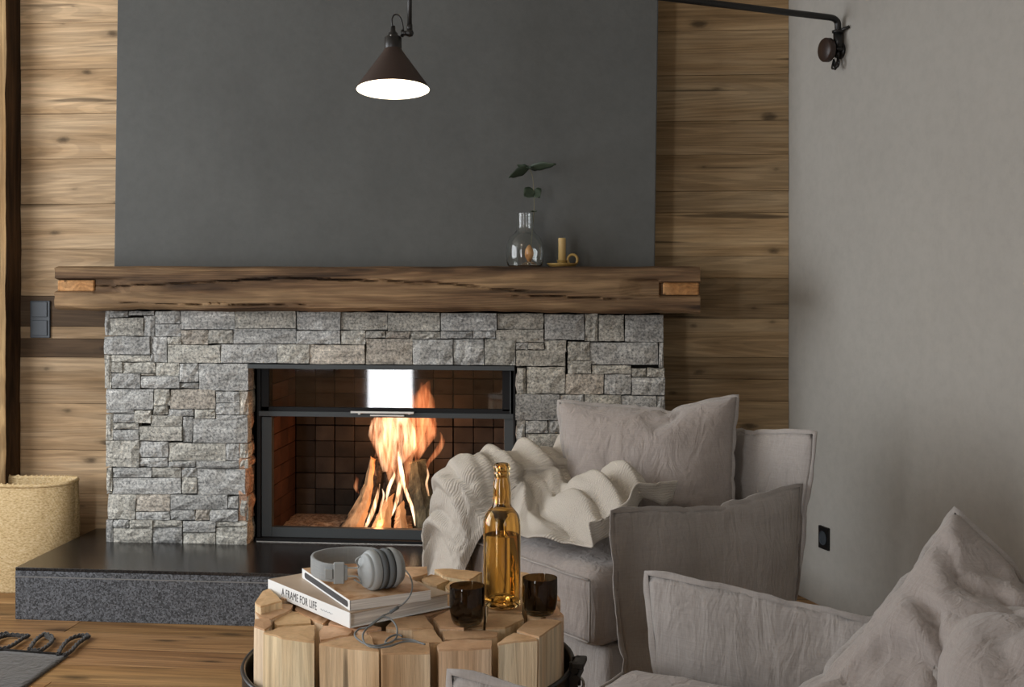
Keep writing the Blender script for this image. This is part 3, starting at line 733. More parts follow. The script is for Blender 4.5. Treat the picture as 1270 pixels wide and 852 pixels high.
def tongue(path, widths, Y0, Y1, mat, seed, flat=.55):
    pts = smooth_path([Vector((x, y, 0)) for x, y in path], 5); W = smooth_path([Vector((w_, 0, 0)) for w_ in widths], 5)
    V = []; F = []; n = len(pts); m = 12
    for k in range(n):
        t = k/(n-1); Y = Y0+(Y1-Y0)*t; c = PY(pts[k].x, pts[k].y, Y); r = max(.0008, W[min(k, len(W)-1)].x*5.0/FPX*.5*2)
        for q in range(m):
            a = 2*math.pi*q/m; rr = r*(1+.28*nz(math.cos(a)*1.4, math.sin(a)*1.4+k*.33, seed, 1))
            V.append(c+Vector((math.cos(a)*rr, math.sin(a)*rr*flat, 0))-FO)
    for k in range(n-1):
        for q in range(m): F.append((k*m+q, k*m+(q+1) % m, (k+1)*m+(q+1) % m, (k+1)*m+q))
    F += [tuple(range(m))[::-1], tuple((n-1)*m+q for q in range(m))]
    return build('flame', V, F, mat, fire, True)
TG = [([(478, 585), (476, 560), (470, 540), (474, 522), (486, 508), (496, 500)], [3, 11, 12, 13, 9, 1], 'flame_hot', 4.86),
      ([(497, 640), (496, 600), (490, 560), (488, 530), (500, 505), (512, 482)], [1, 4, 10, 14, 13, 1], 'flame_hot', 4.87),
      ([(505, 610), (506, 570), (512, 545), (518, 515), (524, 490), (532, 472)], [1, 6, 13, 15, 11, 1], 'flame', 4.88),
      ([(515, 575), (522, 555), (530, 535), (530, 510), (527, 490), (523, 474)], [1, 9, 12, 11, 9, 2], 'flame', 4.90),
      ([(484, 600), (482, 575), (478, 550), (483, 530), (478, 512), (480, 505)], [1, 7, 10, 9, 5, 1], 'flame', 4.84),
      ([(498, 575), (508, 555), (508, 535), (500, 515), (506, 500)], [2, 8, 9, 8, 1], 'flame_hot', 4.84),
      ([(515, 652), (511, 630), (502, 605), (497, 580), (494, 560)], [.8, 2.2, 2.6, 3, 1], 'streak', 4.79),
      ([(449, 661), (458, 645), (466, 622), (471, 600)], [1.2, 2.6, 2.8, .6], 'streak', 4.79),
      ([(486, 640), (492, 622), (496, 600), (500, 590)], [.8, 2.5, 2.4, .5], 'streak', 4.79),
      ([(479, 622), (482, 606), (488, 592), (489, 584)], [.6, 2.4, 2.2, .5], 'streak', 4.79),
      ([(528, 590), (531, 575), (541, 562), (548, 548), (546, 536)], [1, 3, 5, 4, .8], 'flame', 4.96),
      ([(444, 612), (441, 603), (443, 594), (441, 588)], [1.5, 3, 2, .5], 'flame', 4.99),
      ([(532, 615), (529, 600), (531, 588), (528, 575)], [1, 1.6, 1.5, .4], 'streak', 4.84),
      ([(466, 590), (463, 575), (466, 562)], [1.5, 2.5, .5], 'flame', 4.86),
      ([(474, 648), (472, 630), (476, 615), (474, 606)], [.6, 1.5, 1.4, .4], 'streak', 4.79)]
for k, (p, w_, m_, Y) in enumerate(TG): tongue(p, w_, Y, Y+.03, M[m_], k)
light('firelight', 'POINT', PY(495, 560, 4.84), 3.2, (1, .46, .18), radius=.09)
light('firelight_low', 'POINT', PY(470, 650, 4.79), .35, (1, .42, .16), radius=.02)

# ================================================================ MANTEL BEAM
def mantel():
    Y0 = 4.47; a = PY(68, 328, Y0); b = PY(868.5, 334, Y0); root = empty('mantel_beam', ((a.x+b.x)/2, Y0, PY(470, 387, Y0).z), 0, 'old hewn timber mantel beam above the stone fireplace', 'mantel beam')
    O = root.location; L = b.x-a.x; zt = PY(470, 330.5, Y0).z-O.z; V = []; F = []
    nx, nr = 360, 44
    dpt = 4.69-Y0+.16
    def sec(s):    # s 0..1 around: top back -> top front -> bottom front -> bottom back
        p = [(dpt, zt), (.012, zt), (0, zt-.012), (0, .014), (.016, 0), (dpt, 0)]
        seg = [dpt-.012, .017, zt-.026, .02, dpt-.016]; T = sum([seg[0]*.25, seg[1], seg[2]*3, seg[3], seg[4]*.25]); d = s*T
        ws = [.25, 1, 3, 1, .25]
        for i, (l, w_) in enumerate(zip(seg, ws)):
            if d <= l*w_+1e-9: t = d/(l*w_); return Vector((0, p[i][0]*(1-t)+p[i+1][0]*t, p[i][1]*(1-t)+p[i+1][1]*t))
            d -= l*w_
        return Vector((0, p[-1][0], p[-1][1]))
    pxn = 868.5-68
    def crack(px, py):
        c = 0
        for cx0, cy0, cx1, cy1, wd in ((240, 352, 360, 345, 1.6), (360, 345, 480, 348, 1.6), (480, 348, 560, 352, 1.8), (540, 349, 610, 357, 1.6), (610, 357, 668, 360, 1.2), (120, 356, 250, 352, 1.0), (640, 366, 790, 370, .8), (150, 377, 400, 379, .8)):
            if cx0-6 <= px <= cx1+6:
                t = min(1, max(0, (px-cx0)/(cx1-cx0))); yy = cy0+(cy1-cy0)*t+1.8*nz(px, 0, cx0, .045)+.6*nz(px, 3, 0, .3)
                fade = min(1, (px-cx0+6)/20, (cx1+6-px)/20); c = max(c, fade*max(0, 1-abs(py-yy)/wd))
        return c
    for i in range(nx+1):
        u = i/nx; px = 68+pxn*u
        for j in range(nr+1):
            q = sec(j/nr); x = -L/2+L*u; z = q.z; y = q.y
            py = 387-(z/zt)*56.5
            wob = .006*fbm(x*1.4, z*4+j*.0, 3, 1, 3)
            edge = (.010*nz(x, 1, 5, 3)+.006*nz(x, 1, 8, 13))
            if z > zt-.03: z += edge*.35
            if z < .03: z += edge*.8+.008*nz(x, 9, 1, 2.2)
            y += wob+.0035*nz(x*2.2, z*46, 2, 1)+.0025*nz(x*9, z*90, 7, 1)
            if y < .1:
                c = crack(px, py); y += .020*c
                # worn pocket beside each tenon
                for m0, m1, n0, n1, dd in ((68, 117, 346, 362.5, .040), (117, 166, 345, 365, .014), (821, 868.5, 349, 367.5, .040), (773, 821, 346, 367, .018)):
                    if m0 <= px <= m1 and n0 < py < n1:
                        f = min(1, (py-n0)/2, (n1-py)/2)
                        if dd < .03: f *= min(1, (px-m0)/25 if m0 > 700 else (m1-px)/25)
                        y += dd*f
            xe = x
            if i == 0: xe += .008*nz(z*40, y*30, 1)+(.012 if z < .035 else 0)*0
            V.append(Vector((xe, y, z)))
    n = nr+1
    for i in range(nx):
        for j in range(nr): F.append((i*n+j, i*n+j+1, (i+1)*n+j+1, (i+1)*n+j))
    F += [tuple(range(n)), tuple(nx*n+j for j in range(n))[::-1]]
    o = build('beam', V, F, M['beam'], root, True); crease(o, 40)
    for (m0, m1, n0, n1) in ((70, 115.5, 347.5, 361.5), (822.5, 867, 350.5, 366)):
        p = PY(m0, n1, Y0)-O; q = PY(m1, n0, Y0)-O
        t = MB().box((p.x, .008, p.z), (q.x, .06, q.z), bev=.004).out('tenon', M['endgrain'], root); t.color = (.9, .85, .8, 1)
    return root, zt+O.z
mantel_o, MZ = mantel()

# ================================================================ THINGS ON THE MANTEL
def vase():
    c = PY(651, 328, 4.585); c.z = MZ-.001; k = c.y/.99/FPX
    root = empty('glass_vase', c, 0, 'clear glass bulb vase holding a sprouting seed on the mantel', 'vase')
    px = k; prof = [(19, 0), (21.5, 2), (23.3, 9), (24, 18), (23, 28), (19.5, 36), (14, 41), (10.8, 44.5), (10.4, 50), (10.4, 66)]
    o_ = [(r*px, z*px) for r, z in prof]; inn = [((r-1.1)*px, z*px+(.0015 if i == 0 else 0)) for i, (r, z) in enumerate(prof)]
    inn[0] = (18*px, 2*px)
    m = MB().lathe([(0, 0)]+o_+inn[::-1]+[(0, 2*px)], 40); crease(m.out('vessel', M['clear'], root, True), 50)
    # seed, roots, stem and leaves: one plant standing in the vase
    pl = empty('seedling', c+Vector((.004, 0, .004)), 0, 'dark leaved seedling sprig growing out of the glass vase', 'plant')
    mb = MB(); s = Matrix.Translation((4*px, 0, 6*px))
    mb.lathe([(0, 0), (3, 1), (5, 5), (5.6, 9), (4.6, 14), (2.4, 18), (0, 20)], 20, mx=s @ Matrix.Scale(px, 4)); mb.out('seed', M['pit'], pl, True)
    mb = MB()
    for q in range(9):
        a = q*.8; r = random.uniform(6, 14)*px
        mb.tube(smooth_path([(4*px, 0, 7*px), (4*px+r*.5*math.cos(a), r*.5*math.sin(a), 5*px), (2*px+r*math.cos(a), r*math.sin(a), 2.0*px)], 4), .0011, 6)
    mb.out('root', M['roots'], pl, True)
    stem = smooth_path([(6*px, 0, 22*px), (8*px, 0, 45*px), (10*px, .002, 70*px), (9.5*px, .004, 92*px), (8*px, .002, 110*px), (4*px, 0, 119*px)], 6)
    MB().tube(stem, [.0016-.0007*i/len(stem) for i in range(len(stem))], 8).out('stem', M['stem'], pl, True)
    def leaf(base, d, L, W, droop, roll=0):
        d = Vector(d).normalized(); side = d.cross(Vector((0, 0, 1))).normalized(); up = side.cross(d); V = []; F = []; n = 10
        side = (side*math.cos(roll)+up*math.sin(roll))
        for i in range(n+1):
            t = i/n; c_ = Vector(base)+d*L*t+Vector((0, 0, -droop*t*t)); wd = W*math.sin(math.pi*min(1, t**.8))**.8*.5+.0004
            for s_ in (-1, -.5, 0, .5, 1): V.append(c_+side*wd*s_+Vector((0, 0, .004*abs(s_)+.0015*math.sin(t*14)*abs(s_))))
        for i in range(n):
            for j in range(4): F.append((i*5+j, i*5+j+1, (i+1)*5+j+1, (i+1)*5+j))
        o = build('leaf', V, F, M['leaf'], pl, True); so = o.modifiers.new('s', 'SOLIDIFY'); so.thickness = .0006
    b = stem[-1]
    leaf(b, (.9, -.3, .14), 36*px, 12*px, .004, .8); leaf(b, (-.9, -.35, -.35), 28*px, 14*px, .006, -.9); leaf(b, (.75, .5, .1), 28*px, 11*px, .002, .7)
    leaf(b, (-.7, .5, .22), 20*px, 8*px, 0, .7); leaf(b, (.15, -.95, .1), 24*px, 9*px, .012); leaf(stem[18], (-.65, -.5, -.3), 15*px, 17*px, .008, .9)
    leaf(stem[18], (.5, -.5, -.4), 13*px, 15*px, .008, -.9); leaf(stem[11], (-.6, -.7, .1), 6*px, 3*px, 0); leaf(stem[11], (.6, -.7, .1), 6*px, 3*px, 0)
vase()
def candle():
    c = PY(697, 330, 4.575); c.z = MZ-.001; px = c.y/.99/FPX
    root = empty('candle_holder', c, 0, 'ochre enamel chamberstick with looped handle on the mantel', 'candle holder')
    MB().lathe([(0, 0), (15*px, 0), (18.5*px, 3.5*px), (18.8*px, 4.6*px), (17.5*px, 4.4*px), (14*px, 1.6*px), (0, 1.4*px)], 32).out('dish', M['ochre'], root, True)
    MB().lathe([(6.5*px, 1*px), (5.8*px, 2*px), (5.6*px, 7*px), (6.6*px, 7.6*px), (6.6*px, 8.4*px), (4.6*px, 8.4*px)], 24).out('socket', M['ochre'], root, True)
    ring = [Vector((13*px+6*px*math.cos(a), 0, 8.5*px+6.5*px*math.sin(a))) for a in [2*math.pi*i/24 for i in range(24)]]
    MB().tube(ring, 1.7*px, 8, closed=True).out('handle', M['ochre'], root, True)
    cn = empty('candle', c+Vector((0, 0, 2*px)), 0, 'short unlit yellow beeswax candle in the ochre chamberstick', 'candle')
    MB().lathe([(0, 0), (4.6*px, 0), (4.6*px, 32*px), (4.2*px, 33.5*px), (2*px, 33.2*px), (0, 32.4*px)], 24).out('wax', M['wax'], cn, True)
    MB().tube([(0, 0, 32*px), (0, 0, 34*px), (.001, 0, 36*px)], .0009, 6).out('wick', M['ink'], cn)
candle()

# ================================================================ WALL LAMP
def lamp():
    m = PY(1033, 60, 4.6); t = ((m.x-CORN.x)/RW.x)
    # point of the right wall seen at px 1027
    xn = (1043-HX)/FPX; dx, dy = xn*CY-SY, CY+xn*SY
    # solve corner + RW*t = k*(dx,dy)
    k = (CORN.x*RW.y-CORN.y*RW.x)/(dx*RW.y-dy*RW.x); W0 = P(1043, 63, k)
    wn = Vector((-math.cos(R(23.3)), -math.sin(R(23.3)), 0))
    root = empty('swing_arm_wall_lamp', W0, 0, 'black long armed wall lamp with lit conical shade over the fireplace', 'lamp'); O = W0
    # wall disc
    q = wn.to_track_quat('Z', 'Y').to_matrix().to_4x4()
    MB().lathe([(0, 0), (.03, 0), (.03, .008), (0, .009)], 24, mx=q).out('wall_plate', M['blackmetal'], root, True)
    MB().lathe([(0, .045), (.040, .045), (.043, .049), (.043, .066), (.039, .071), (0, .072)], 32, mx=q).out('tension_disc', M['bronze'], root, True)
    ax = wn*.016+Vector((0, -.02, .012)); post = lambda z: ax+Vector((0, 0, z))
    D = (W0+ax).dot(Vector((-SY, CY, 0)))
    zz = lambda py: CAM_H-(py-HY)/FPX*D-O.z
    mb = MB(); mb.tube([post(zz(66)), post(zz(44))], .0165, 16); mb.tube([post(zz(45)), post(zz(42))], .021, 16); mb.tube([post(zz(67)), post(zz(64))], .019, 16)
    mb.tube([wn*.02, wn*.06], .012, 12); mb.tube([wn*.02+Vector((0, 0, .02)), wn*.058+Vector((0, 0, .02))], .006, 8); mb.tube([wn*.02-Vector((0, 0, .02)), wn*.058-Vector((0, 0, .02))], .006, 8)
    mb.tube([post(zz(43))+Vector((.005, -.01, 0)), post(zz(41))+Vector((.034, -.03, .004))], .006, 8)
    mb.out('bracket', M['blackmetal'], root, True)
    mb = MB()
    for q_, dz in ((-.6, 0), (.2, -.004), (.9, .004)):
        s0 = wn*.03+Vector((0, 0, -.035+dz)); e0 = post(zz(70))
        mb.tube(smooth_path([s0, s0+Vector((.012*q_, -.01, -.03)), (s0+e0)/2+Vector((.01*q_, -.02, -.035+.01*q_)), e0+Vector((0, 0, -.016)), e0], 5), .0032, 7)
    mb.tube([post(zz(67)), post(zz(74))], .0065, 8); mb.out('cord', M['blackmetal'], root, True)
    # arm: up out of the bracket, bend, then long level tube to the shade stem
    bend = W0+ax+Vector((0, 0, zz(27))); La = P(508, -41, (bend.z-CAM_H)*FPX/(HY+41)); La.z = bend.z
    d = (La-bend); d.z = 0; d.normalize()
    p = [post(zz(44)), post(zz(36)), post(zz(31))+d*.004, post(zz(27.6))+d*.022, post(zz(27))+d*.05, La-O-d*0]
    mb = MB(); mb.tube(smooth_path(p[:5], 6)+[p[5]+d*.14], .0115, 14); mb.out('arm', M['blackmetal'], root, True)
    # hanging stem, ball joint and shade
    Ds = La.dot(Vector((-SY, CY, 0))); s_ = Ds/FPX
    zl = lambda py: CAM_H-(py-HY)*s_-O.z
    LX = lambda px_, py_: P(px_, py_, Ds)-O
    mb = MB(); mb.tube([La-O+Vector((0, 0, .01)), LX(508, 36)], .0068, 12); mb.out('stem', M['blackmetal'], root, True)
    mb = MB(); j = LX(508, 41); mb.lathe([(0, -.012), (.009, -.009), (.0125, 0), (.009, .009), (0, .012)], 20, c=j)
    mb.tube([LX(508, 30), LX(508, 38)], .0085, 12); mb.tube([LX(507, 41), LX(498, 41.5)], .0075, 12); mb.tube([LX(499, 37), LX(499, 46)], .004, 10); mb.out('ball_joint', M['blackmetal'], root, True)
    MB().lathe([(0, -.0035), (.0035, 0), (0, .0035)], 10, c=LX(487.5, 46)+Vector((.0, -.03, 0))).out('screw', M['steel_bright'], root, True)
    MB().tube(smooth_path([LX(486.5, 33), LX(486, 24), LX(489, 18.5), LX(494, 19), LX(498, 26), LX(500, 38), LX(497, 45)], 6), .0026, 8).out('cord', M['blackmetal'], root, True)
    # shade axis tilted a little towards the room
    apex = LX(487.5, 46); tilt = R(7.8)
    toc = Vector((SY, -CY, 0)); ax_d = (Vector((0, 0, -1))*math.cos(tilt)+toc*math.sin(tilt)+Vector((.012, 0, 0))).normalized()
    mq = Matrix.Translation(apex) @ (-ax_d).to_track_quat('Z', 'Y').to_matrix().to_4x4() @ Matrix.Scale(s_, 4)
    MB().lathe([(0, 14), (2.6, 14), (3.2, 7), (5.6, 5), (6.4, 1.5), (9.5, 0), (10.6, -1.2), (10.6, -17), (9.8, -18), (0, -18)], 32, mx=mq).out('socket_cup', M['blackmetal'], root, True)
    sh = MB().lathe([(10.8, -15.5), (11.8, -18), (44.2, -64), (45.2, -67)], 56, mx=mq).out('lamp_shade', M['bronze'], root, True)
    MB().lathe([(44.8, -67), (43.6, -64.6), (11.2, -18.9), (0, -18.6)], 56, mx=mq).out('shade_lining', M['shade_in'], root, True)
    bm_ = NM('lit_bulb'); bm_.b.inputs['Emission Color'].default_value = (1, .86, .66, 1); bm_.b.inputs['Emission Strength'].default_value = 30
    MB().lathe([(0, -20), (4, -22), (6, -27), (10, -34), (11.5, -41), (9, -48), (4, -51.5), (0, -52.4)], 24, mx=mq).out('bulb', bm_.m, root, True)
    lp = mq @ Vector((0, 0, -62)); light('lamp_bulb_light', 'POINT', lp+O, 2.2, (1, .84, .62), radius=.03)
lamp()

# ================================================================ SWITCH AND SOCKET
def switch():
    a = PY(37.5, 419, YW-.012); b = PY(62, 373, YW-.012); root = empty('light_switch', ((a.x+b.x)/2, YW-.006, a.z), 0, 'anthracite double rocker switch on the dark board left of the mantel', 'light switch')
    w_ = b.x-a.x; h = b.z-a.z; e = .008
    mb = MB(); mb.box((-w_/2, -.008, 0), (w_/2, .002, h), bev=.002); mb.out('frame', M['switch'], root)
    for k in (0, 1):
        z0 = e+k*(h/2); MB().box((-w_/2+e+.002, -.0125, z0+.002), (w_/2-e-.002, -.007, z0+h/2-e*1.5), bev=.0015).out('rocker', M['switch'], root)
switch()
def socket():
    pts = []
    for px in (1017, 1030):
        xn = (px-HX)/FPX; dx, dy = xn*CY-SY, CY+xn*SY; k = (CORN.x*RW.y-CORN.y*RW.x)/(dx*RW.y-dy*RW.x); pts.append(k)
    c = P(1017, 667, pts[0]); d = P(1030, 667, pts[1]); zc = CAM_H-(667-HY)/FPX*(pts[0]+pts[1])/2; m = (c+d)/2
    root = empty('wall_socket', (m.x, m.y, zc), R(-66.7), 'small black square socket low on the pale right wall', 'wall socket')
    hw = .041
    mb = MB(); mb.box((-.032, -.010, -hw), (.032, .001, hw), bev=.002); mb.out('frame', M['socket'], root)
    q = Matrix.Rotation(R(90), 4, 'X'); MB().lathe([(.026, .012), (.024, .0125), (.0225, .011), (.0225, .0105), (0, .0105)], 24, mx=q).out('insert', M['switch'], root)
socket()

# ================================================================ BASKET
def basket():
    c = Vector((-2.49, 4.70, 0)); root = empty('seagrass_basket', c, 0, 'pale woven seagrass basket on the floor left of the hearth', 'basket')
    rx, ry, h = .30, .165, .402; V = []; F = []; nu, nv = 300, 64
    def prof(t):
        return .93+.09*math.sin(min(1, t*1.15)*math.pi*.62)-.0*t
    for j in range(nv+1):
        t = j/nv
        for i in range(nu):
            a = 2*math.pi*i/nu; s = prof(t); pw = .75
            cx = abs(math.cos(a))**pw*math.copysign(1, math.cos(a)); cy = abs(math.sin(a))**pw*math.copysign(1, math.sin(a))
            wv = .0022*math.sin((i+j)*2*math.pi/3)+.0012*math.sin(i*math.pi)
            ry_ = ry*(1-.42*t); sag = .004*math.sin(a*2+1)*t
            V.append(Vector((cx*(rx*s+wv)+.004*nz(a*2, t*3, 1), cy*(ry_*s+wv), t*h+sag*t)))
    for j in range(nv):
        for i in range(nu): F.append((j*nu+i, j*nu+(i+1) % nu, (j+1)*nu+(i+1) % nu, (j+1)*nu+i))
    F.append(tuple(range(nu))[::-1])
    top = nv*nu; b = len(V)                                    # inner wall
    for j in range(9):
        t = 1-j/8
        for i in range(nu):
            p = V[top+i]; V.append(Vector((p.x*(.955-.02*(1-t)), p.y*(.93-.02*(1-t)), .01+(p.z-.01)*t)))
    for j in range(8):
        for i in range(nu): F.append((b+j*nu+i, b+(j+1)*nu+i, b+(j+1)*nu+(i+1) % nu, b+j*nu+(i+1) % nu))
    F.append(tuple(b+8*nu+i for i in range(nu)))
    build('body', V, F, M['seagrass'], root, True)
    ring = [V[top+i*3]*1 for i in range(nu//3)]; ring = [Vector((p.x*.985, p.y*.98, p.z)) for p in ring]; mb = MB()
    mb.tube(ring, .0075, 8, closed=True)
    for k, v in enumerate(mb.V): pass
    mb.out('rim', M['seagrass'], root, True)
    # braided relief on the rim
    mb = MB(); N = len(ring)
    for i in range(N):
        p = ring[i]; q = ring[(i+1) % N]; mb.tube([p+Vector((0, 0, -.006)), (p+q)/2+Vector((0, 0, .009)), q+Vector((0, 0, .002))], .0035, 5)
    mb.out('rim_braid', M['seagrass'], root, True)
basket()

# ================================================================ RUG
def rug():
    z = .006; corner = PZ(84, 813, z); back = PZ(0, 806.5, z); edge = PZ(30, 852, z)
    e1 = (back-corner).normalized(); e2 = (edge-corner).normalized(); L1, L2 = 1.1, 2.0
    root = empty('flatweave_rug', (corner.x, corner.y, 0), 0, 'grey flatweave rug with knotted charcoal fringe on the oak floor', 'rug')
    V = []; F = []; n1, n2 = 50, 60
    for j in range(n2+1):
        for i in range(n1+1):
            p = e1*L1*i/n1+e2*L2*j/n2; h = .007+.010*max(0, fbm(p.x, p.y, 4, 3.5, 2))*min(1, i/5)*min(1, j/4)
            V.append(Vector((p.x, p.y, h)))
    for j in range(n2):
        for i in range(n1): q = j*(n1+1)+i; F.append((q, q+n1+1, q+n1+2, q+1))
    b = len(V); V += [Vector((v.x, v.y, .0008)) for v in V[:b]]
    for i in range(n1): F.append((i, i+1, b+i+1, b+i))
    for j in range(n2): q = j*(n1+1); F.append((q, b+q, b+q+n1+1, q+n1+1))
    build('woven_field', V, F, M['rug'], root, True)
    MB().tube([Vector((0, 0, .008)), e1*L1*.5+Vector((0, 0, .008)), e1*L1+Vector((0, 0, .008))], .005, 6).out('binding', M['fringe'], root, True)
    out = -e2
    def world(px, py): p = PZ(px, py, .010)-root.location; p.z = .010; return p
    loops = [[(72, 812), (76, 804), (85, 794), (98, 789), (107, 789)], [(80, 813), (88, 808), (96, 799), (104, 793), (108, 788)], [(104, 793), (110, 790)],
             [(36, 806), (41, 798), (48, 791), (56, 787), (63, 790)], [(40, 807), (50, 807), (58, 802), (64, 796), (63, 789)], [(55, 787), (66, 794)],
             [(-4, 806), (8, 804), (18, 799), (27, 793), (35, 789)], [(-8, 797), (2, 790), (14, 788), (28, 789), (34, 789)], [(-2, 788), (8, 786)]]
    for lp in loops:
        pts = smooth_path([world(*q) for q in lp], 6); mb = MB()
        for s in range(3):
            ph = s*2.1; tw = []
            for k, p in enumerate(pts): tw.append(p+Vector((.0045*math.cos(k*.8+ph), .0045*math.sin(k*.8+ph), .003*math.sin(k*.8+ph)+.002)))
            mb.tube(tw, .0042, 6)
        mb.out('tassel', M['fringe'], root, True)
rug()

# ================================================================ LOG COFFEE TABLE
TZ = .52
tc_ = PZ(508, 752, TZ); tc_.z = 0
table = empty('log_bundle_table', tc_, 0, 'round coffee table of upright split logs held by a black metal hoop', 'coffee table')
LG = """A 315 747 325 733 334 729 351 745 323 752 8
B 315 757 324 752 352 749 364 750 361 756 337 767 320 765 0
C 314 776 315 768 325 766 334 767 338 775 328 781 0
D 339 774 343 763 363 757.5 388 762 386 772 344 776.5 -3
E 326 784.5 346 777.5 391 775 390.5 796 349 791 0
F 395 784 401 775.5 422 775.6 439 780 433 787 397 794 -2
G 395 798.5 436 788 458 786.5 466 800 471 807 433 803 0
H 473 811 471 803 500 795 533 796.5 534 809 0
I 457 784 495 781 500 793 470 800 462 797 -3
J 511 782 538 779.5 550 796 534 796.5 513 795 0
K 478 778 488 766.5 526 762 539 777 511 780 2
L 537 766 557 756 575 762 576 779 545 778 1
M 541 800 548 795 580 792 611 794 612 803 580 805 543 806 0
N 547 783 575 780 600 781 619 784 618 789.5 570 793 551 793 -2
O 601 779 604 761 649 761 650 768 627 778 0
Q 616 797 637 784 666 790 667 793 640 796 617 799 0
R 640 781.5 655 769 676 767 698 770 669 790 2
S 676 765 672 744 688 746 700 764 -2
T 497 703.5 530 702.5 531 711 511 716 5
U 522 718.5 534 712 562 717 542 726 2
V 538 706 560 704.5 599 709 583 719 549 713 6
W 552 727 558 720.5 587 721.5 604 728 558 732 3
X 603 711 640 707 668 715 666 728 606 727 0
Y 668 742 652 729 668 717 690 733 696 744 0
Z 337 730 380 712 420 706 420 728 352 744 4
a 425 706 494 703.5 508 717 470 729 424 728 2
b 367 749 422 731 440 745 401 773 392 771 365 756 -2
c 443 745 475 732 519 720 545 733 485 763 450 771 0
d 424 757 449 773 475 779 455 783 406 774 -1
e 549 734 600 731 601 759 558 753 531 742 0
f 604 731 648 731 648 759 605 759 0
g 579 763 600 763 600 778 579 779 -2
h 652 745 669 745 672 765 654 765 0
i 529 745 554 756 533 764 491 763 0"""
def inset_poly(pts, d):
    n = len(pts); c = sum(pts, Vector((0, 0)))/n; out = []
    ar = sum(pts[i].x*pts[(i+1) % n].y-pts[(i+1) % n].x*pts[i].y for i in range(n))
    if ar < 0: pts = pts[::-1]
    for i in range(n):
        p = pts[i]; a = (p-pts[i-1]).normalized(); b = (pts[(i+1) % n]-p).normalized()
        na = Vector((-a.y, a.x)); nb = Vector((-b.y, b.x)); m = (na+nb); m = m.normalized() if m.length > .2 else na
        out.append(p+m*min(d*1.6, d/max(.5, m.dot(na))))
    return out
for k, ln in enumerate(LG.split('\n')):
    v = ln.split(); nums = list(map(float, v[1:])); dz = nums[-1]*.0022; pr = nums[:-1]
    pts = [PZ(pr[i], pr[i+1], TZ+dz)-tc_ for i in range(0, len(pr), 2)]
    pts = inset_poly([Vector((p.x, p.y)) for p in pts], .0014)
    # subdivide and roughen the outline
    fine = []
    for i in range(len(pts)):
        a, b = pts[i], pts[(i+1) % len(pts)]; m = max(2, min(6, int((b-a).length/.018)))
        for q in range(m): fine.append(a.lerp(b, q/m))
    nf = len(fine); c = sum(fine, Vector((0, 0)))/nf; V = []; F = []; fm = []
    H = 12; z0 = .03; zt = TZ+dz
    V.append(Vector((c.x, c.y, zt+.001)))
    levels = [(zt, .993), (zt-.0035, 1.0)]+[(zt-.0035-(zt-.0035-z0)*(q/H), 1.0) for q in range(1, H+1)]
    for li, (z, s) in enumerate(levels):
        for i, p in enumerate(fine):
            r = .0035*nz(i*.9, k*3.3, z*2.2, 1)+.0016*nz(i*2.7, k, z*9, 1)
            d = (p-c); q = c+d*s+d.normalized()*(r if li > 1 else r*.8)
            V.append(Vector((q.x, q.y, z+(.0025*nz(q.x, q.y, k, 24) if li < 2 else 0))))
    for i in range(nf): F.append((0, 1+i, 1+(i+1) % nf)); fm.append(0)
    for li in range(len(levels)-1):
        for i in range(nf): F.append((1+li*nf+i, 1+(li+1)*nf+i, 1+(li+1)*nf+(i+1) % nf, 1+li*nf+(i+1) % nf)); fm.append(1 if li > 0 else 0)
    sm = False
    o = build('log', V, F, None, table, sm, [M['logtop'], M['logside']], fm)
    t = random.uniform(.88, 1.06); o.color = (t, t*random.uniform(.93, 1), t*random.uniform(.86, .98), 1)
TR = .343
mb = MB(); V = []; n = 96
cz = PZ(508, 752, TZ); 
for z in (.315, .405):
    for r in (TR, TR+.006):
        for i in range(n): a = 2*math.pi*i/n; V.append(Vector((r*math.cos(a), r*math.sin(a), z)))
F = []
for i in range(n):
    j = (i+1) % n; F += [(i, j, n+j, n+i)[::-1], (2*n+i, 2*n+j, 3*n+j, 3*n+i), (n+i, n+j, 3*n+j, 3*n+i), (i, 2*n+i, 2*n+j, j)]
crease(build('hoop', V, F, M['blackmetal'], table, True))
for z in (.312, .408): MB().tube([Vector(((TR+.004)*math.cos(2*math.pi*i/n), (TR+.004)*math.sin(2*math.pi*i/n), z)) for i in range(n)], .0055, 8, closed=True).out('hoop_bead', M['blackmetal'], table, True)
def clasp():
    a = R(-6); mx = Matrix.Rotation(a, 4, 'Z') @ Matrix.Translation((TR+.012, 0, .40)); mb = MB()
    mb.box((-.008, -.022, -.03), (.010, -.016, .03), bev=.001, mx=mx); mb.box((-.008, .016, -.03), (.010, .022, .03), bev=.001, mx=mx)
    mb.box((-.002, -.03, .018), (.022, .03, .030), bev=.002, mx=mx)
    mb.tube([mx @ Vector((.008, -.03, 0)), mx @ Vector((.008, .03, 0))], .007, 12)
    c = mb.out('clasp', M['blackmetal'], table); r = MB(); r.tube([mx @ Vector((.008+.011*math.cos(q), -.0+.0*q, -.02+.014*math.sin(q))) for q in [2*math.pi*i/16 for i in range(16)]], .003, 6, closed=True)
    r.out('buckle_ring', M['steel_bright'], c, True)
clasp()
MB().lathe([(0, 0), (.27, 0), (.27, .03), (0, .03)], 40).out('base_plate', M['blackmetal'], table)

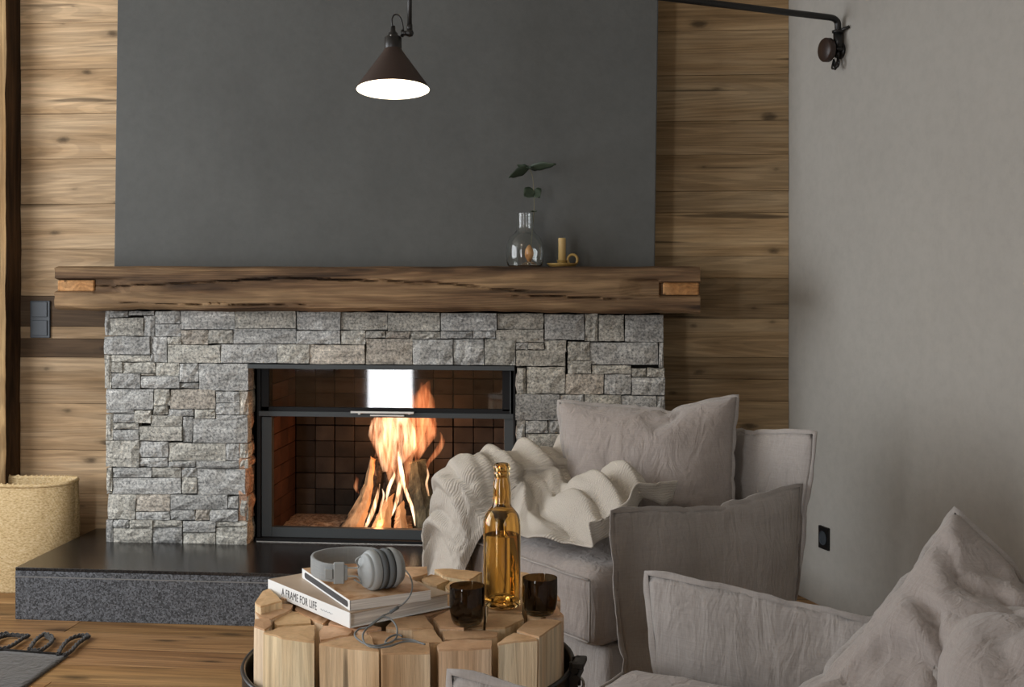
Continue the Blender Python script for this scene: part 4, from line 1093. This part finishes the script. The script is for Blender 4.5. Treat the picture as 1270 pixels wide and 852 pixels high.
# ================================================================ BOOKS
def book(c0, c1, c2, z0, z1, name, label, top, spine_mat, hard):
    """c0,c1: spine ends on the table, c2: the far corner from c1"""
    a, b, c = Vector(c0), Vector(c1), Vector(c2); O = Vector((b.x, b.y, z0)); root = empty(name, O, 0, label, 'book')
    ex = Vector((a.x-b.x, a.y-b.y, 0)); L = ex.length; ex.normalize(); fy = Vector((c.x-b.x, c.y-b.y, 0)); fy -= ex*fy.dot(ex); W = fy.length; fy.normalize()
    if ex.cross(fy).z < 0: mx = Matrix((( *(-ex),), (*fy,), (0, 0, 1))).transposed().to_4x4() @ Matrix.Translation((-L, 0, 0))
    else: mx = Matrix(((*ex,), (*fy,), (0, 0, 1))).transposed().to_4x4()
    H = z1-z0; t = .0028 if hard else .0007; e = .004 if hard else 0
    MB().box((e, .002, t), (L-e, W-e, H-t), mx=mx).out('page_block', M['pages'], root)
    MB().box((0, 0, H-t), (L, W, H), bev=t*.3, mx=mx).out('front_cover', top, root)
    MB().box((0, 0, 0), (L, W, t), bev=t*.3, mx=mx).out('back_cover', M['paper_w'], root)
    sp = MB().box((0, -.0006, 0), (L, t, H-.0002), bev=t*.3, mx=mx).out('spine', spine_mat, root)
    return root, mx, L, W, H, sp
# lower book: hardback, white spine with lettering
zb = TZ+.004; th1 = .031
r1, mx1, L1, W1, H1, sp1 = book(PZ(332.5, 735.5, zb), PZ(434, 779.5, zb), PZ(551, 751, zb), zb, zb+th1, 'hardback_book', 'large hardback book with white lettered spine, lowest on the log table', M['cover_tan'], M['paper_w'], True)
def spine_text(txt, x, size, mat, mx, L, H, sp, ox=1.0, flip=False):
    cu = bpy.data.curves.new('lettering', 'FONT'); cu.body = txt; cu.size = size; cu.extrude = .0002; cu.space_character = 1.08; cu.align_y = 'CENTER'
    o = bpy.data.objects.new('lettering', cu); COL.objects.link(o); bpy.context.view_layer.update()
    dg = bpy.context.evaluated_depsgraph_get(); me = bpy.data.meshes.new_from_object(o.evaluated_get(dg)); bpy.data.objects.remove(o)
    me.materials.clear(); me.materials.append(mat)
    # text x runs along the spine towards c1 ; y is up ; faces outwards (-y of the book frame)
    m = mx @ Matrix.Translation((x, -.0009, H/2)) @ Matrix.Rotation(R(90), 4, 'X') @ Matrix.Scale(ox, 4, (1, 0, 0))
    me.transform(m); ob = bpy.data.objects.new('lettering', me); COL.objects.link(ob); ob.parent = sp; return ob
print('book frame det', mx1.determinant(), L1, W1)
spine_text('A FRAME FOR LIFE', L1*.185, .0235, M['ink'], mx1, L1, H1, sp1, .74)
MB().tube([mx1 @ Vector((L1*(.665+.012*k), -.0010, H1*.46+.0016*math.sin(k*2.3))) for k in range(13)], .0005, 5).out('faint_byline', M['ink_soft'], sp1)
zb2 = zb+th1+.0005; th2 = .021
r2, mx2, L2, W2, H2, sp2 = book(PZ(375, 716.5, zb2), PZ(434, 757.5, zb2), PZ(532.5, 743, zb2), zb2, zb2+th2, 'paperback_book', 'paperback with a brown landscape cover under the headphones', M['cover_photo'], M['paper_w'], False)
# dark band printed along the spine
V = []; n = 8; x0_, x1_ = L2*.06, L2*.97; hh = H2*.30
pts = [(x0_+hh-hh*math.cos(math.pi/2-math.pi*i/n)*1, math.sin(math.pi/2-math.pi*i/n)*hh) for i in range(n+1)]
pts = [(x0_+hh-hh*math.sin(math.pi*i/n), hh*math.cos(math.pi*i/n)) for i in range(n+1)]+[(x1_-hh+hh*math.sin(math.pi*i/n), -hh*math.cos(math.pi*i/n)) for i in range(n+1)]
V = [mx2 @ Vector((x, -.0011, H2/2+z)) for x, z in pts]+[mx2 @ Vector((x, -.0004, H2/2+z)) for x, z in pts]
m_ = len(pts); build('printed_band', V, [tuple(range(m_))]+[(i, (i+1) % m_, m_+(i+1) % m_, m_+i) for i in range(m_)], M['ink'], sp2)

# ================================================================ HEADPHONES
def headphones():
    zt = zb2+th2; O = PZ(430, 722, zt); root = empty('headphones', O, 0, 'grey on ear headphones lying on the paperback book', 'headphones')
    k = 2.62/FPX
    A = PZ(455, 707.5, zt+.0405)-O; B = PZ(481, 701.5, zt+.0405)-O      # cup centres
    ax = (B-A).normalized(); ax = (Vector((.78, .60, 0))).normalized()
    A = PZ(454, 708, zt+.0405)-O
    q = Matrix.Translation(A) @ ax.to_track_quat('Z', 'Y').to_matrix().to_4x4()
    rr = .0415
    def cup(m, s, par):
        z = lambda v: v*s
        a = MB().lathe([(0, z(-.004)), (rr*.80, z(-.004)), (rr*.84, z(-.001)), (rr*.84, z(.004))], 40, mx=m); a.out('cup_cap', M['hp'], par, True)
        a = MB().lathe([(rr*.84, z(.003)), (rr*.93, z(.004)), (rr*.99, z(.009)), (rr, z(.014)), (rr*.97, z(.019))], 40, mx=m); c = a.out('ear_cup', M['hp'], par, True)
        a = MB().lathe([(rr*.9, z(.018)), (rr*.9, z(.021)), (rr*.98, z(.022)), (rr*1.0, z(.027)), (rr*.96, z(.033)), (rr*.8, z(.034)), (rr*.5, z(.030)), (0, z(.030))], 40, mx=m); a.out('ear_pad', M['hp_dark'], c, True)
    cup(q, 1, root)
    q2 = q @ Matrix.Translation((0, 0, .070)); cup(q2, -1, root)
    # headband: flat upright strip bent to a U in the horizontal plane
    zc = .030
    def wp(px, py, z=.595): p = PZ(px, py, z)-O; return p
    z_ = zt+.034; P_ = [wp(431, 710, z_), wp(415, 710.5, z_), wp(400, 708.5, z_), wp(389.5, 703.5, z_), wp(387.5, 698.5, z_), wp(393, 694.3, z_), wp(408, 690.6, z_), wp(430, 688.6, z_), wp(452, 688.8, z_), wp(472, 691, z_)]
    path = smooth_path(P_, 8); V = []; F = []; n = len(path); hw = .0185; tk = .0035
    for i, p in enumerate(path):
        t = (path[min(i+1, n-1)]-path[max(i-1, 0)]); t.z = 0; t.normalize(); s = Vector((-t.y, t.x, 0)); h = hw*(1 if 3 < i < n-4 else .75+.06*min(i, n-1-i))
        for (a, b) in ((tk, h-.003), (tk, -h+.003), (tk*.5, -h), (-tk*.5, -h), (-tk, -h+.003), (-tk, h-.003), (-tk*.5, h), (tk*.5, h)): V.append(p+s*a+Vector((0, 0, b+ .0)))
    for i in range(n-1):
        for j in range(8): F.append((i*8+j, i*8+(j+1) % 8, (i+1)*8+(j+1) % 8, (i+1)*8+j))
    F += [tuple(range(8)), tuple((n-1)*8+j for j in range(8))[::-1]]
    o = build('headband', V, F, M['hp_band'], root, True); crease(o, 40)
    mx = Matrix.Translation(P_[1]+Vector((0, 0, 0))) @ Matrix.Rotation(math.atan2((P_[0]-P_[1]).y, (P_[0]-P_[1]).x), 4, 'Z')
    MB().box((-.002, -.007, -.022), (.020, .007, .021), bev=.0015, mx=mx).out('slider', M['hp'], root)
    MB().box((-.02, -.0062, -.011), (-.004, .0062, .009), bev=.001, mx=mx).out('adjuster', M['hp'], root)
    e = P_[0]
    mb = MB(); mb.tube(smooth_path([e+Vector((0, 0, .010)), e+Vector((.022, .004, .010)), A+ax*.012+Vector((-.030, -.012, .022)), A+ax*.012+Vector((-.02, -.01, .030))], 6), .0017, 8)
    mb.tube(smooth_path([e+Vector((0, 0, -.008)), e+Vector((.02, .002, -.009)), e+Vector((.03, .0, -.022)), A+ax*.012+Vector((-.034, -.01, -.018))], 6), .0017, 8)
    mb.out('yoke_wire', M['hp'], root, True)
    MB().tube([path[-1], q2 @ Vector((0, .0, .002))], .0024, 8).out('yoke_wire', M['hp'], root, True)
    # cable with split, loop and coil
    zl = TZ+.010
    c = [P(478, 722, 2.66)-O, P(497, 706, 2.69)-O, P(506, 711, 2.65)-O, P(511, 722, 2.60)-O]
    c += [P(510, 735, 2.53)-O, P(503, 746, 2.52)-O, P(494, 753, 2.51)-O, P(484, 759.5, 2.50)-O, P(476, 763, 2.49)-O]
    m1 = MB(); m1.tube(smooth_path(c, 6), .0016, 8)
    g = lambda px, py, dz=0: PZ(px, py, zl+dz)-O
    loop1 = [c[-1], g(462, 773, .008), g(452, 783, .006), g(450, 792, .004), g(455, 800, .004), g(467, 803, .004), g(483, 801.5, .004), g(500, 796, .004), g(515, 796, .003), g(527, 799, .003)]
    loop2 = [g(443, 782, .004), g(447, 779.5, .005), g(458, 777, .009), g(470, 768, .016), g(477, 765, .018), g(486, 769, .014), g(492, 778, .008), g(492, 789, .005), g(486, 796, .005), g(478, 797, .005), g(482, 791, .006), g(492, 787, .007), g(499, 789, .005)]
    loop3 = [g(443, 782, .004), g(440, 786, .004), g(442, 791, .003), g(452, 798, .003), g(466, 801, .003), g(480, 798, .004), g(492, 793, .004), g(508, 793, .003), g(521, 797, .003)]
    for l in (loop1, loop2, loop3): m1.tube(smooth_path(l, 6), .0019, 8)
    m1.out('cable', M['cable'], root, True)
    MB().tube([c[-3], c[-2]], .0034, 10).out('cable_remote', M['hp_dark'], root, True)
headphones()

# ================================================================ BOTTLE AND TUMBLERS
def bottle():
    c = PZ(622.5, 751, TZ+.002); k = 2.66/FPX
    root = empty('amber_bottle', c, 0, 'tall amber glass bottle standing between the two dark tumblers', 'bottle')
    out = [(0, 0), (19, 0), (22, 1.5), (23.2, 4), (23.2, 98), (22.6, 106), (20.5, 113), (16, 119), (12.3, 123), (11, 127), (11.2, 140), (10.4, 152), (9.0, 158), (8.6, 160), (9.6, 161.5), (10, 164.5), (9, 166.5), (10, 168.5), (10.3, 172), (9.4, 175.5), (7.6, 176.5)]
    inn = [(6.4, 176), (6.4, 160), (8.6, 150), (9.2, 140), (9.2, 127), (10.6, 124), (14.5, 120.5), (18.6, 114), (20.6, 106), (21.4, 98), (21.4, 9), (18.5, 8), (11, 15), (4, 18), (0, 18.5)]
    out[0] = (0, 12); out.insert(1, (9, 9)); out.insert(2, (15.5, 2))
    MB().lathe([(r*k, z*k) for r, z in out+inn], 48).out('glass_body', M['amber'], root, True); crease(root.children[-1], 50)
    lq = [(0, 18.7), (4, 18.2), (11, 15.2), (18.5, 8.2), (21.3, 9.2), (21.3, 88), (20.8, 89), (0, 88.6)]
    MB().lathe([(r*k, z*k) for r, z in lq], 48).out('liquid', M['liquid'], root, True); crease(root.children[-1], 50)
bottle()
def tumbler(px, py, r, h, label):
    c = PZ(px, py, TZ+.002); k = (c.dot(Vector((-SY, CY, 0))))/FPX
    root = empty('glass_tumbler', c, 0, label, 'tumbler', 'dark tumblers on the log table')
    out = [(0, 1), (r*.62, .2), (r*.78, 2), (r*.90, 8), (r*.98, 18), (r, 28), (r*.99, h-1), (r*.985, h)]
    inn = [(r*.94, h), (r*.93, h-1), (r*.945, 28), (r*.92, 18), (r*.84, 10), (r*.6, 6), (0, 5.5)]
    MB().lathe([(a*k, z*k) for a, z in out+inn], 44).out('glass_wall', M['smoke'], root, True); crease(root.children[-1], 50)
tumbler(579.5, 774, 22.2, 48, 'dark brown glass tumbler left of the amber bottle')
tumbler(669.5, 762, 22, 46, 'dark brown glass tumbler right of the amber bottle')

# ================================================================ ARMCHAIRS
CHW = .70
def frame_from(F0, x_dir):
    x = Vector((x_dir.x, x_dir.y, 0)).normalized(); y = Vector((-x.y, x.x, 0)); return math.atan2(x.y, x.x), x, y
def armchair(loc, rz, label, depth=.72):
    root = empty('slipcovered_armchair', (loc.x, loc.y, 0), rz, label, 'armchair', 'matching grey linen armchairs')
    ah = .65
    def arm(x, nm, seed):
        mx = Matrix.Translation((x, depth/2, .003)) @ Matrix(((0, 0, 1, 0), (1, 0, 0, 0), (0, 1, 0, 0), (0, 0, 0, 1)))
        def df(c):
            c = c.copy(); f = fbm(c.x*1.0, c.y*1.0, seed*3.1, 3.2, 3); g_ = nz(c.x*2.5+c.y*1.2, c.y*7, seed, 3)
            k = min(1, (depth/2-abs(c.x))/.08, (ah-c.y)/.08) if c.y < ah else 0; k = max(0, k); c.z += k*(.012*f+.005*g_)
            sg = 1 if c.z > 0 else -1; w_ = abs(c.x)*1.4/depth+.15
            c.z += sg*.0055*k*(1-abs(nz(c.x*15+2.5*nz(c.y*3, c.x*2, seed), c.y*2.2, seed, 1))*2.2)*min(1, max(0, (c.y-.12)/.3))
            c.z += sg*.004*k*nz(c.x*5+c.y*7, c.y*3-c.x*9, seed+4, 1)
            c.x += .006*nz(c.y*3, seed, 1, 2); return c
        return soft_part(nm, ARM, mx, M['linen'], root, .008, df, size=(depth, ah))
    arm(0, 'armrest', 1); arm(CHW, 'armrest', 5)
    bw = CHW+.06; bh = .80
    mx = Matrix.Translation((CHW/2, depth-.03, .003)) @ Matrix.Rotation(R(-4), 4, 'X') @ Matrix(((1, 0, 0, 0), (0, 0, 1, 0), (0, 1, 0, 0), (0, 0, 0, 1)))
    soft_part('backrest', ARM, mx, M['linen'], root, .008, lambda c: Vector((c.x, c.y, c.z*1.15+.008*fbm(c.x, c.y, 9, 4, 3))), size=(bw, bh))
    # seat base and cushion
    def rbox(a, b, r, name, mat, par, amp=.005, n=(26, 22, 10), crown=0, seed=0):
        """rounded, slightly uneven upholstered block"""
        V = []; F = []; idx = {}; a = Vector(a); b = Vector(b); c = (a+b)/2; h = (b-a)/2
        def vid(i, j, k):
            if (i, j, k) in idx: return idx[i, j, k]
            p = Vector((h.x*(2*i/n[0]-1), h.y*(2*j/n[1]-1), h.z*(2*k/n[2]-1)))
            q = Vector([max(-h[m]+r, min(h[m]-r, p[m])) for m in range(3)]); d = p-q
            if d.length > 1e-6: p = q+d.normalized()*r*min(1, d.length/r if max(abs(d.x), abs(d.y), abs(d.z)) < r*.98 else 1)
            if p.z > 0 and crown: p.z += crown*max(0, 1-(p.x/h.x)**2)*max(0, 1-(p.y/h.y)**2)
            w_ = p+c; f = amp*fbm(w_.x, w_.y, w_.z+seed, 6, 3); nrm = Vector((p.x/h.x**2, p.y/h.y**2, p.z/h.z**2)).normalized()
            idx[i, j, k] = len(V); V.append(w_+nrm*f); return idx[i, j, k]
        for (ax_, u, v_) in ((0, 1, 2), (1, 2, 0), (2, 0, 1)):
            for sd in (0, n[ax_]):
                for p in range(n[u]):
                    for q in range(n[v_]):
                        def g(pp, qq):
                            t = [0, 0, 0]; t[ax_] = sd; t[u] = pp; t[v_] = qq; return vid(*t)
                        f = (g(p, q), g(p+1, q), g(p+1, q+1), g(p, q+1)); F.append(f if sd else f[::-1])
        return build(name, V, F, mat, par, True)
    rbox((.055, .035, .002), (CHW-.055, depth-.08, .285), .02, 'seat_base', M['linen'], root, .004)
    cu = rbox((.052, -.015, .285), (CHW-.052, depth-.11, .475), .045, 'seat_cushion', M['linen_pillow'], root, .008, crown=.02)
    mb = MB(); x0_, x1_ = .066, CHW-.066
    for z_ in (.302, .458): mb.tube([Vector((x0_+(x1_-x0_)*i/12, -.017+.003*nz(i, z_*9, 2), z_+.004*nz(i*.7, z_, 1))) for i in range(13)], .0032, 6)
    mb.tube([Vector((x1_, -.014, .302)), Vector((x1_+.004, -.016, .38)), Vector((x1_, -.014, .458))], .0032, 6)
    mb.out('piping', M['linen_edge'], cu, True)
    return root
A1 = PZ(757, 632, .645); R1 = PZ(985, 601, .645)
u1 = (R1-A1); u1.z = 0; u1.normalize(); v1 = Vector((-u1.y, u1.x, 0)); F1 = A1+v1*CHW
DEP1 = .67
ch1 = armchair(F1, math.atan2(-v1.y, -v1.x), 'grey linen armchair with a cream throw, beside the stone fireplace', DEP1)
N2 = PZ(588, 812, .645); F2 = PZ(800, 707, .645); w2 = (F2-N2); w2.z = 0; print('chair2 width', w2.length, 'chair1', F1, A1)
w2.normalize(); ch2 = armchair(F2, math.atan2(-w2.y, -w2.x), 'grey linen armchair nearest the viewer, its back beyond the right edge', .80)
bpy.context.view_layer.update()

# ---------------------------------------------------------------- loose cushions
def rumple(amp, ang, fr, ph, cx=.0, cy=-.1, rad=.22):
    ca, sa = math.cos(ang), math.sin(ang)
    def f(c):
        c = c.copy(); u = c.x*ca+c.y*sa; v = -c.x*sa+c.y*ca
        q = abs(nz(u*fr+1.6*nz(u*4, v*4, ph), v*fr*.28, ph, 1)); r = max(0, 1-3.2*q)
        e = max(0, min(1, (.27-max(abs(c.x), abs(c.y)))/.06)); g = math.exp(-((c.x-cx)**2+(c.y-cy)**2)/rad**2)
        if c.z > 0: c.z += amp*e*(.35+g)*(.35*fbm(u*fr*.7, v*fr*.4, ph, 1, 3)-r*r)
        return c
    return f
def pillow(data, c, n, roll, label, mat, sc=1, flat=1, name='throw_pillow', lean=None):
    n = Vector(n).normalized(); root = empty(name, c, 0, label, 'cushion', 'loose linen cushions')
    q = n.to_track_quat('Z', 'Y').to_matrix().to_4x4() @ Matrix.Rotation(roll, 4, 'Z') @ Matrix.Diagonal((sc, sc, sc*flat, 1))
    soft_part('cover', data, q, mat, root, .008, lean)
pillow(PIL[0], P(801, 588, 3.66), (-.22, -.93, .30), R(3), 'large grey linen cushion propped in the armchair by the fireplace', M['linen_pillow'], .975, .9, lean=rumple(.008, R(80), 11, 2))
pillow(PIL[1], P(1200, 888, 2.02), (-.42, -.68, .58), R(60), 'big rumpled taupe cushion with upright corner in the nearest armchair', M['linen_pillow'], .92, 1.1, lean=rumple(.030, R(28), 9, 6, .0, .1, .26))
pillow(PIL[2], P(1330, 880, 1.80), (-.45, -.45, .75), R(18), 'small crumpled cushion at the lower right corner', M['linen_pillow'], .9, 1.1, lean=rumple(.022, R(60), 10, 9, .0, .1))

# ---------------------------------------------------------------- throw: laid over the far arm, its front end and the seat
def throw():
    nx, ny = 190, 150; V = []; F = []; uv = []
    prof = smooth_path([(-.088, 0, .22), (-.086, 0, .45), (-.082, 0, .60), (-.055, 0, .665), (0, 0, .684), (.06, 0, .672), (.105, 0, .63), (.13, 0, .56), (.19, 0, .525), (.30, 0, .517), (.42, 0, .517), (.54, 0, .52), (.612, 0, .535), (.635, 0, .60)], 10)
    Ls = [0]
    for p, q in zip(prof, prof[1:]): Ls.append(Ls[-1]+(q-p).length)
    def at(t):
        d = max(0, min(1, t))*Ls[-1]
        for k in range(len(Ls)-1):
            if Ls[k+1] >= d:
                f = (d-Ls[k])/max(1e-9, Ls[k+1]-Ls[k]); p = prof[k].lerp(prof[k+1], f); t_ = (prof[k+1]-prof[k]).normalized(); return p, Vector((-t_.z, 0, t_.x))
        return prof[-1], Vector((0, 0, 1))
    sm = lambda a, b, x: (lambda t: t*t*(3-2*t))(max(0, min(1, (x-a)/(b-a))))
    # folds: (u,s) start, (u,s) end, width, height
    folds = [((.20, .50), (.90, .25), .030, .022), ((.34, .44), (.99, .17), .026, .036), ((.30, .30), (.95, .11), .020, .030), ((.37, .27), (.88, .065), .018, .018), ((.33, .15), (.80, .03), .024, .032), ((.40, .10), (.66, -.01), .014, .018),
             ((.56, .10), (.72, .0), .016, .016), ((.28, .0), (.50, -.12), .018, .022), ((.24, -.10), (.44, -.24), .016, .018), ((.30, -.14), (.50, -.20), .014, .014), ((.05, .26), (.30, .06), .04, .010), ((.10, .04), (.30, -.20), .026, .012), ((.02, -.02), (.18, -.3), .022, .010),
             ((.70, .16), (.92, .02), .018, .022), ((.12, .40), (.36, .34), .02, .010)]
    for j in range(ny+1):
        for i in range(nx+1):
            u = i/nx; v = j/ny
            hang = .40*(1-sm(.42, .62, u)); y0 = .005+.012*math.sin(u*23)+.02*nz(u*5, 1, 2); top = .50-.21*sm(.5, .68, u)-.015*math.sin(u*9)
            Lh = hang; tot = Lh+(top-y0*sm(.42, .62, u)); s_ = v*tot
            p, n = at(u+.012*nz(u*3, v*4, 5))
            yF = -.03; yst = yF*(1-sm(.42, .62, u))+y0*sm(.42, .62, u); r = .045*(1-sm(.42, .62, u))+.004; q = s_-Lh
            # roll over the front end of the arm
            if q > r: pos = Vector((p.x, yst+q, p.z)); nn = n
            elif q > -r:
                a = (r-q)/(2*r)*math.pi/2; pos = Vector((p.x, yst+r-r*math.sin(a)*1.0, p.z-r*(1-math.cos(a)))); nn = (n*math.cos(a)+Vector((0, -1, 0))*math.sin(a)).normalized()
            else:
                d = (-q-r); zb = p.z-r-d; flare = .06*d
                pos = Vector((p.x*(1+.3*d)-.03*d, yst-.02-flare*.5-.012*math.sin(u*26+1)*min(1, d*6), max(.02, zb))); nn = Vector((0, -1, .1)).normalized()
            ss = s_/tot; h = 0
            for (a0, b0, wd, hh) in folds:
                ax_, ay = a0[0], a0[1]+.40; bx, by = b0[0], b0[1]+.40
                sv = (s_-Lh)+.40; dx, dy = bx-ax_, by-ay; L2_ = dx*dx+dy*dy; t = ((u-ax_)*dx+(sv-ay)*dy)/L2_; tc = max(0, min(1, t))
                wob = .030*nz(u*6, hh*170+wd*300, 2)
                dd = math.hypot(u-ax_-dx*tc, sv-ay-dy*tc+wob)/wd; end = math.sin(math.pi*max(.0, min(1, .08+tc*.84)))**.5
                h = h+hh*end*math.exp(-abs(dd)**1.5*1.2)-hh*.34*math.exp(-(dd-1.9)**2*3)*end
            h += .007*fbm(u*3, s_*3, 6, 2, 3)+.0035*fbm(u*9, s_*9, 2, 2, 2)+.0035*(1-2.6*abs(nz(u*11+s_*9, s_*13-u*5, 3, 1)))
            zr = sm(.015, .17, pos.y)*sm(.44, .62, u); pos.z += zr*(.095-.02*sm(.8, 1, u)+.045*math.exp(-((u-.79)/.07)**2)-.03*math.exp(-((u-.66)/.05)**2))
            pos += nn*(max(-.006, h)+.006)
            V.append(pos); uv.append((u*1.6, v))
    for j in range(ny):
        for i in range(nx): q = j*(nx+1)+i; F.append((q, q+1, q+nx+2, q+nx+1))
    me = bpy.data.meshes.new('cream_throw'); me.from_pydata(V, [], F); me.materials.append(M['gauze']); me.polygons.foreach_set('use_smooth', [True]*len(F))
    l = me.uv_layers.new(name='UVMap')
    for lp in me.loops: l.data[lp.index].uv = uv[lp.vertex_index]
    ob = bpy.data.objects.new('cream_throw', me); COL.objects.link(ob)
    ob.matrix_world = Matrix.Translation((F1.x, F1.y, 0)) @ Matrix.Rotation(math.atan2(-v1.y, -v1.x), 4, 'Z')
    so = ob.modifiers.new('s', 'SOLIDIFY'); so.thickness = .004; so.offset = 1
    tag(ob, 'cream crinkled gauze throw draped over the armchair by the fire', 'throw')
throw()
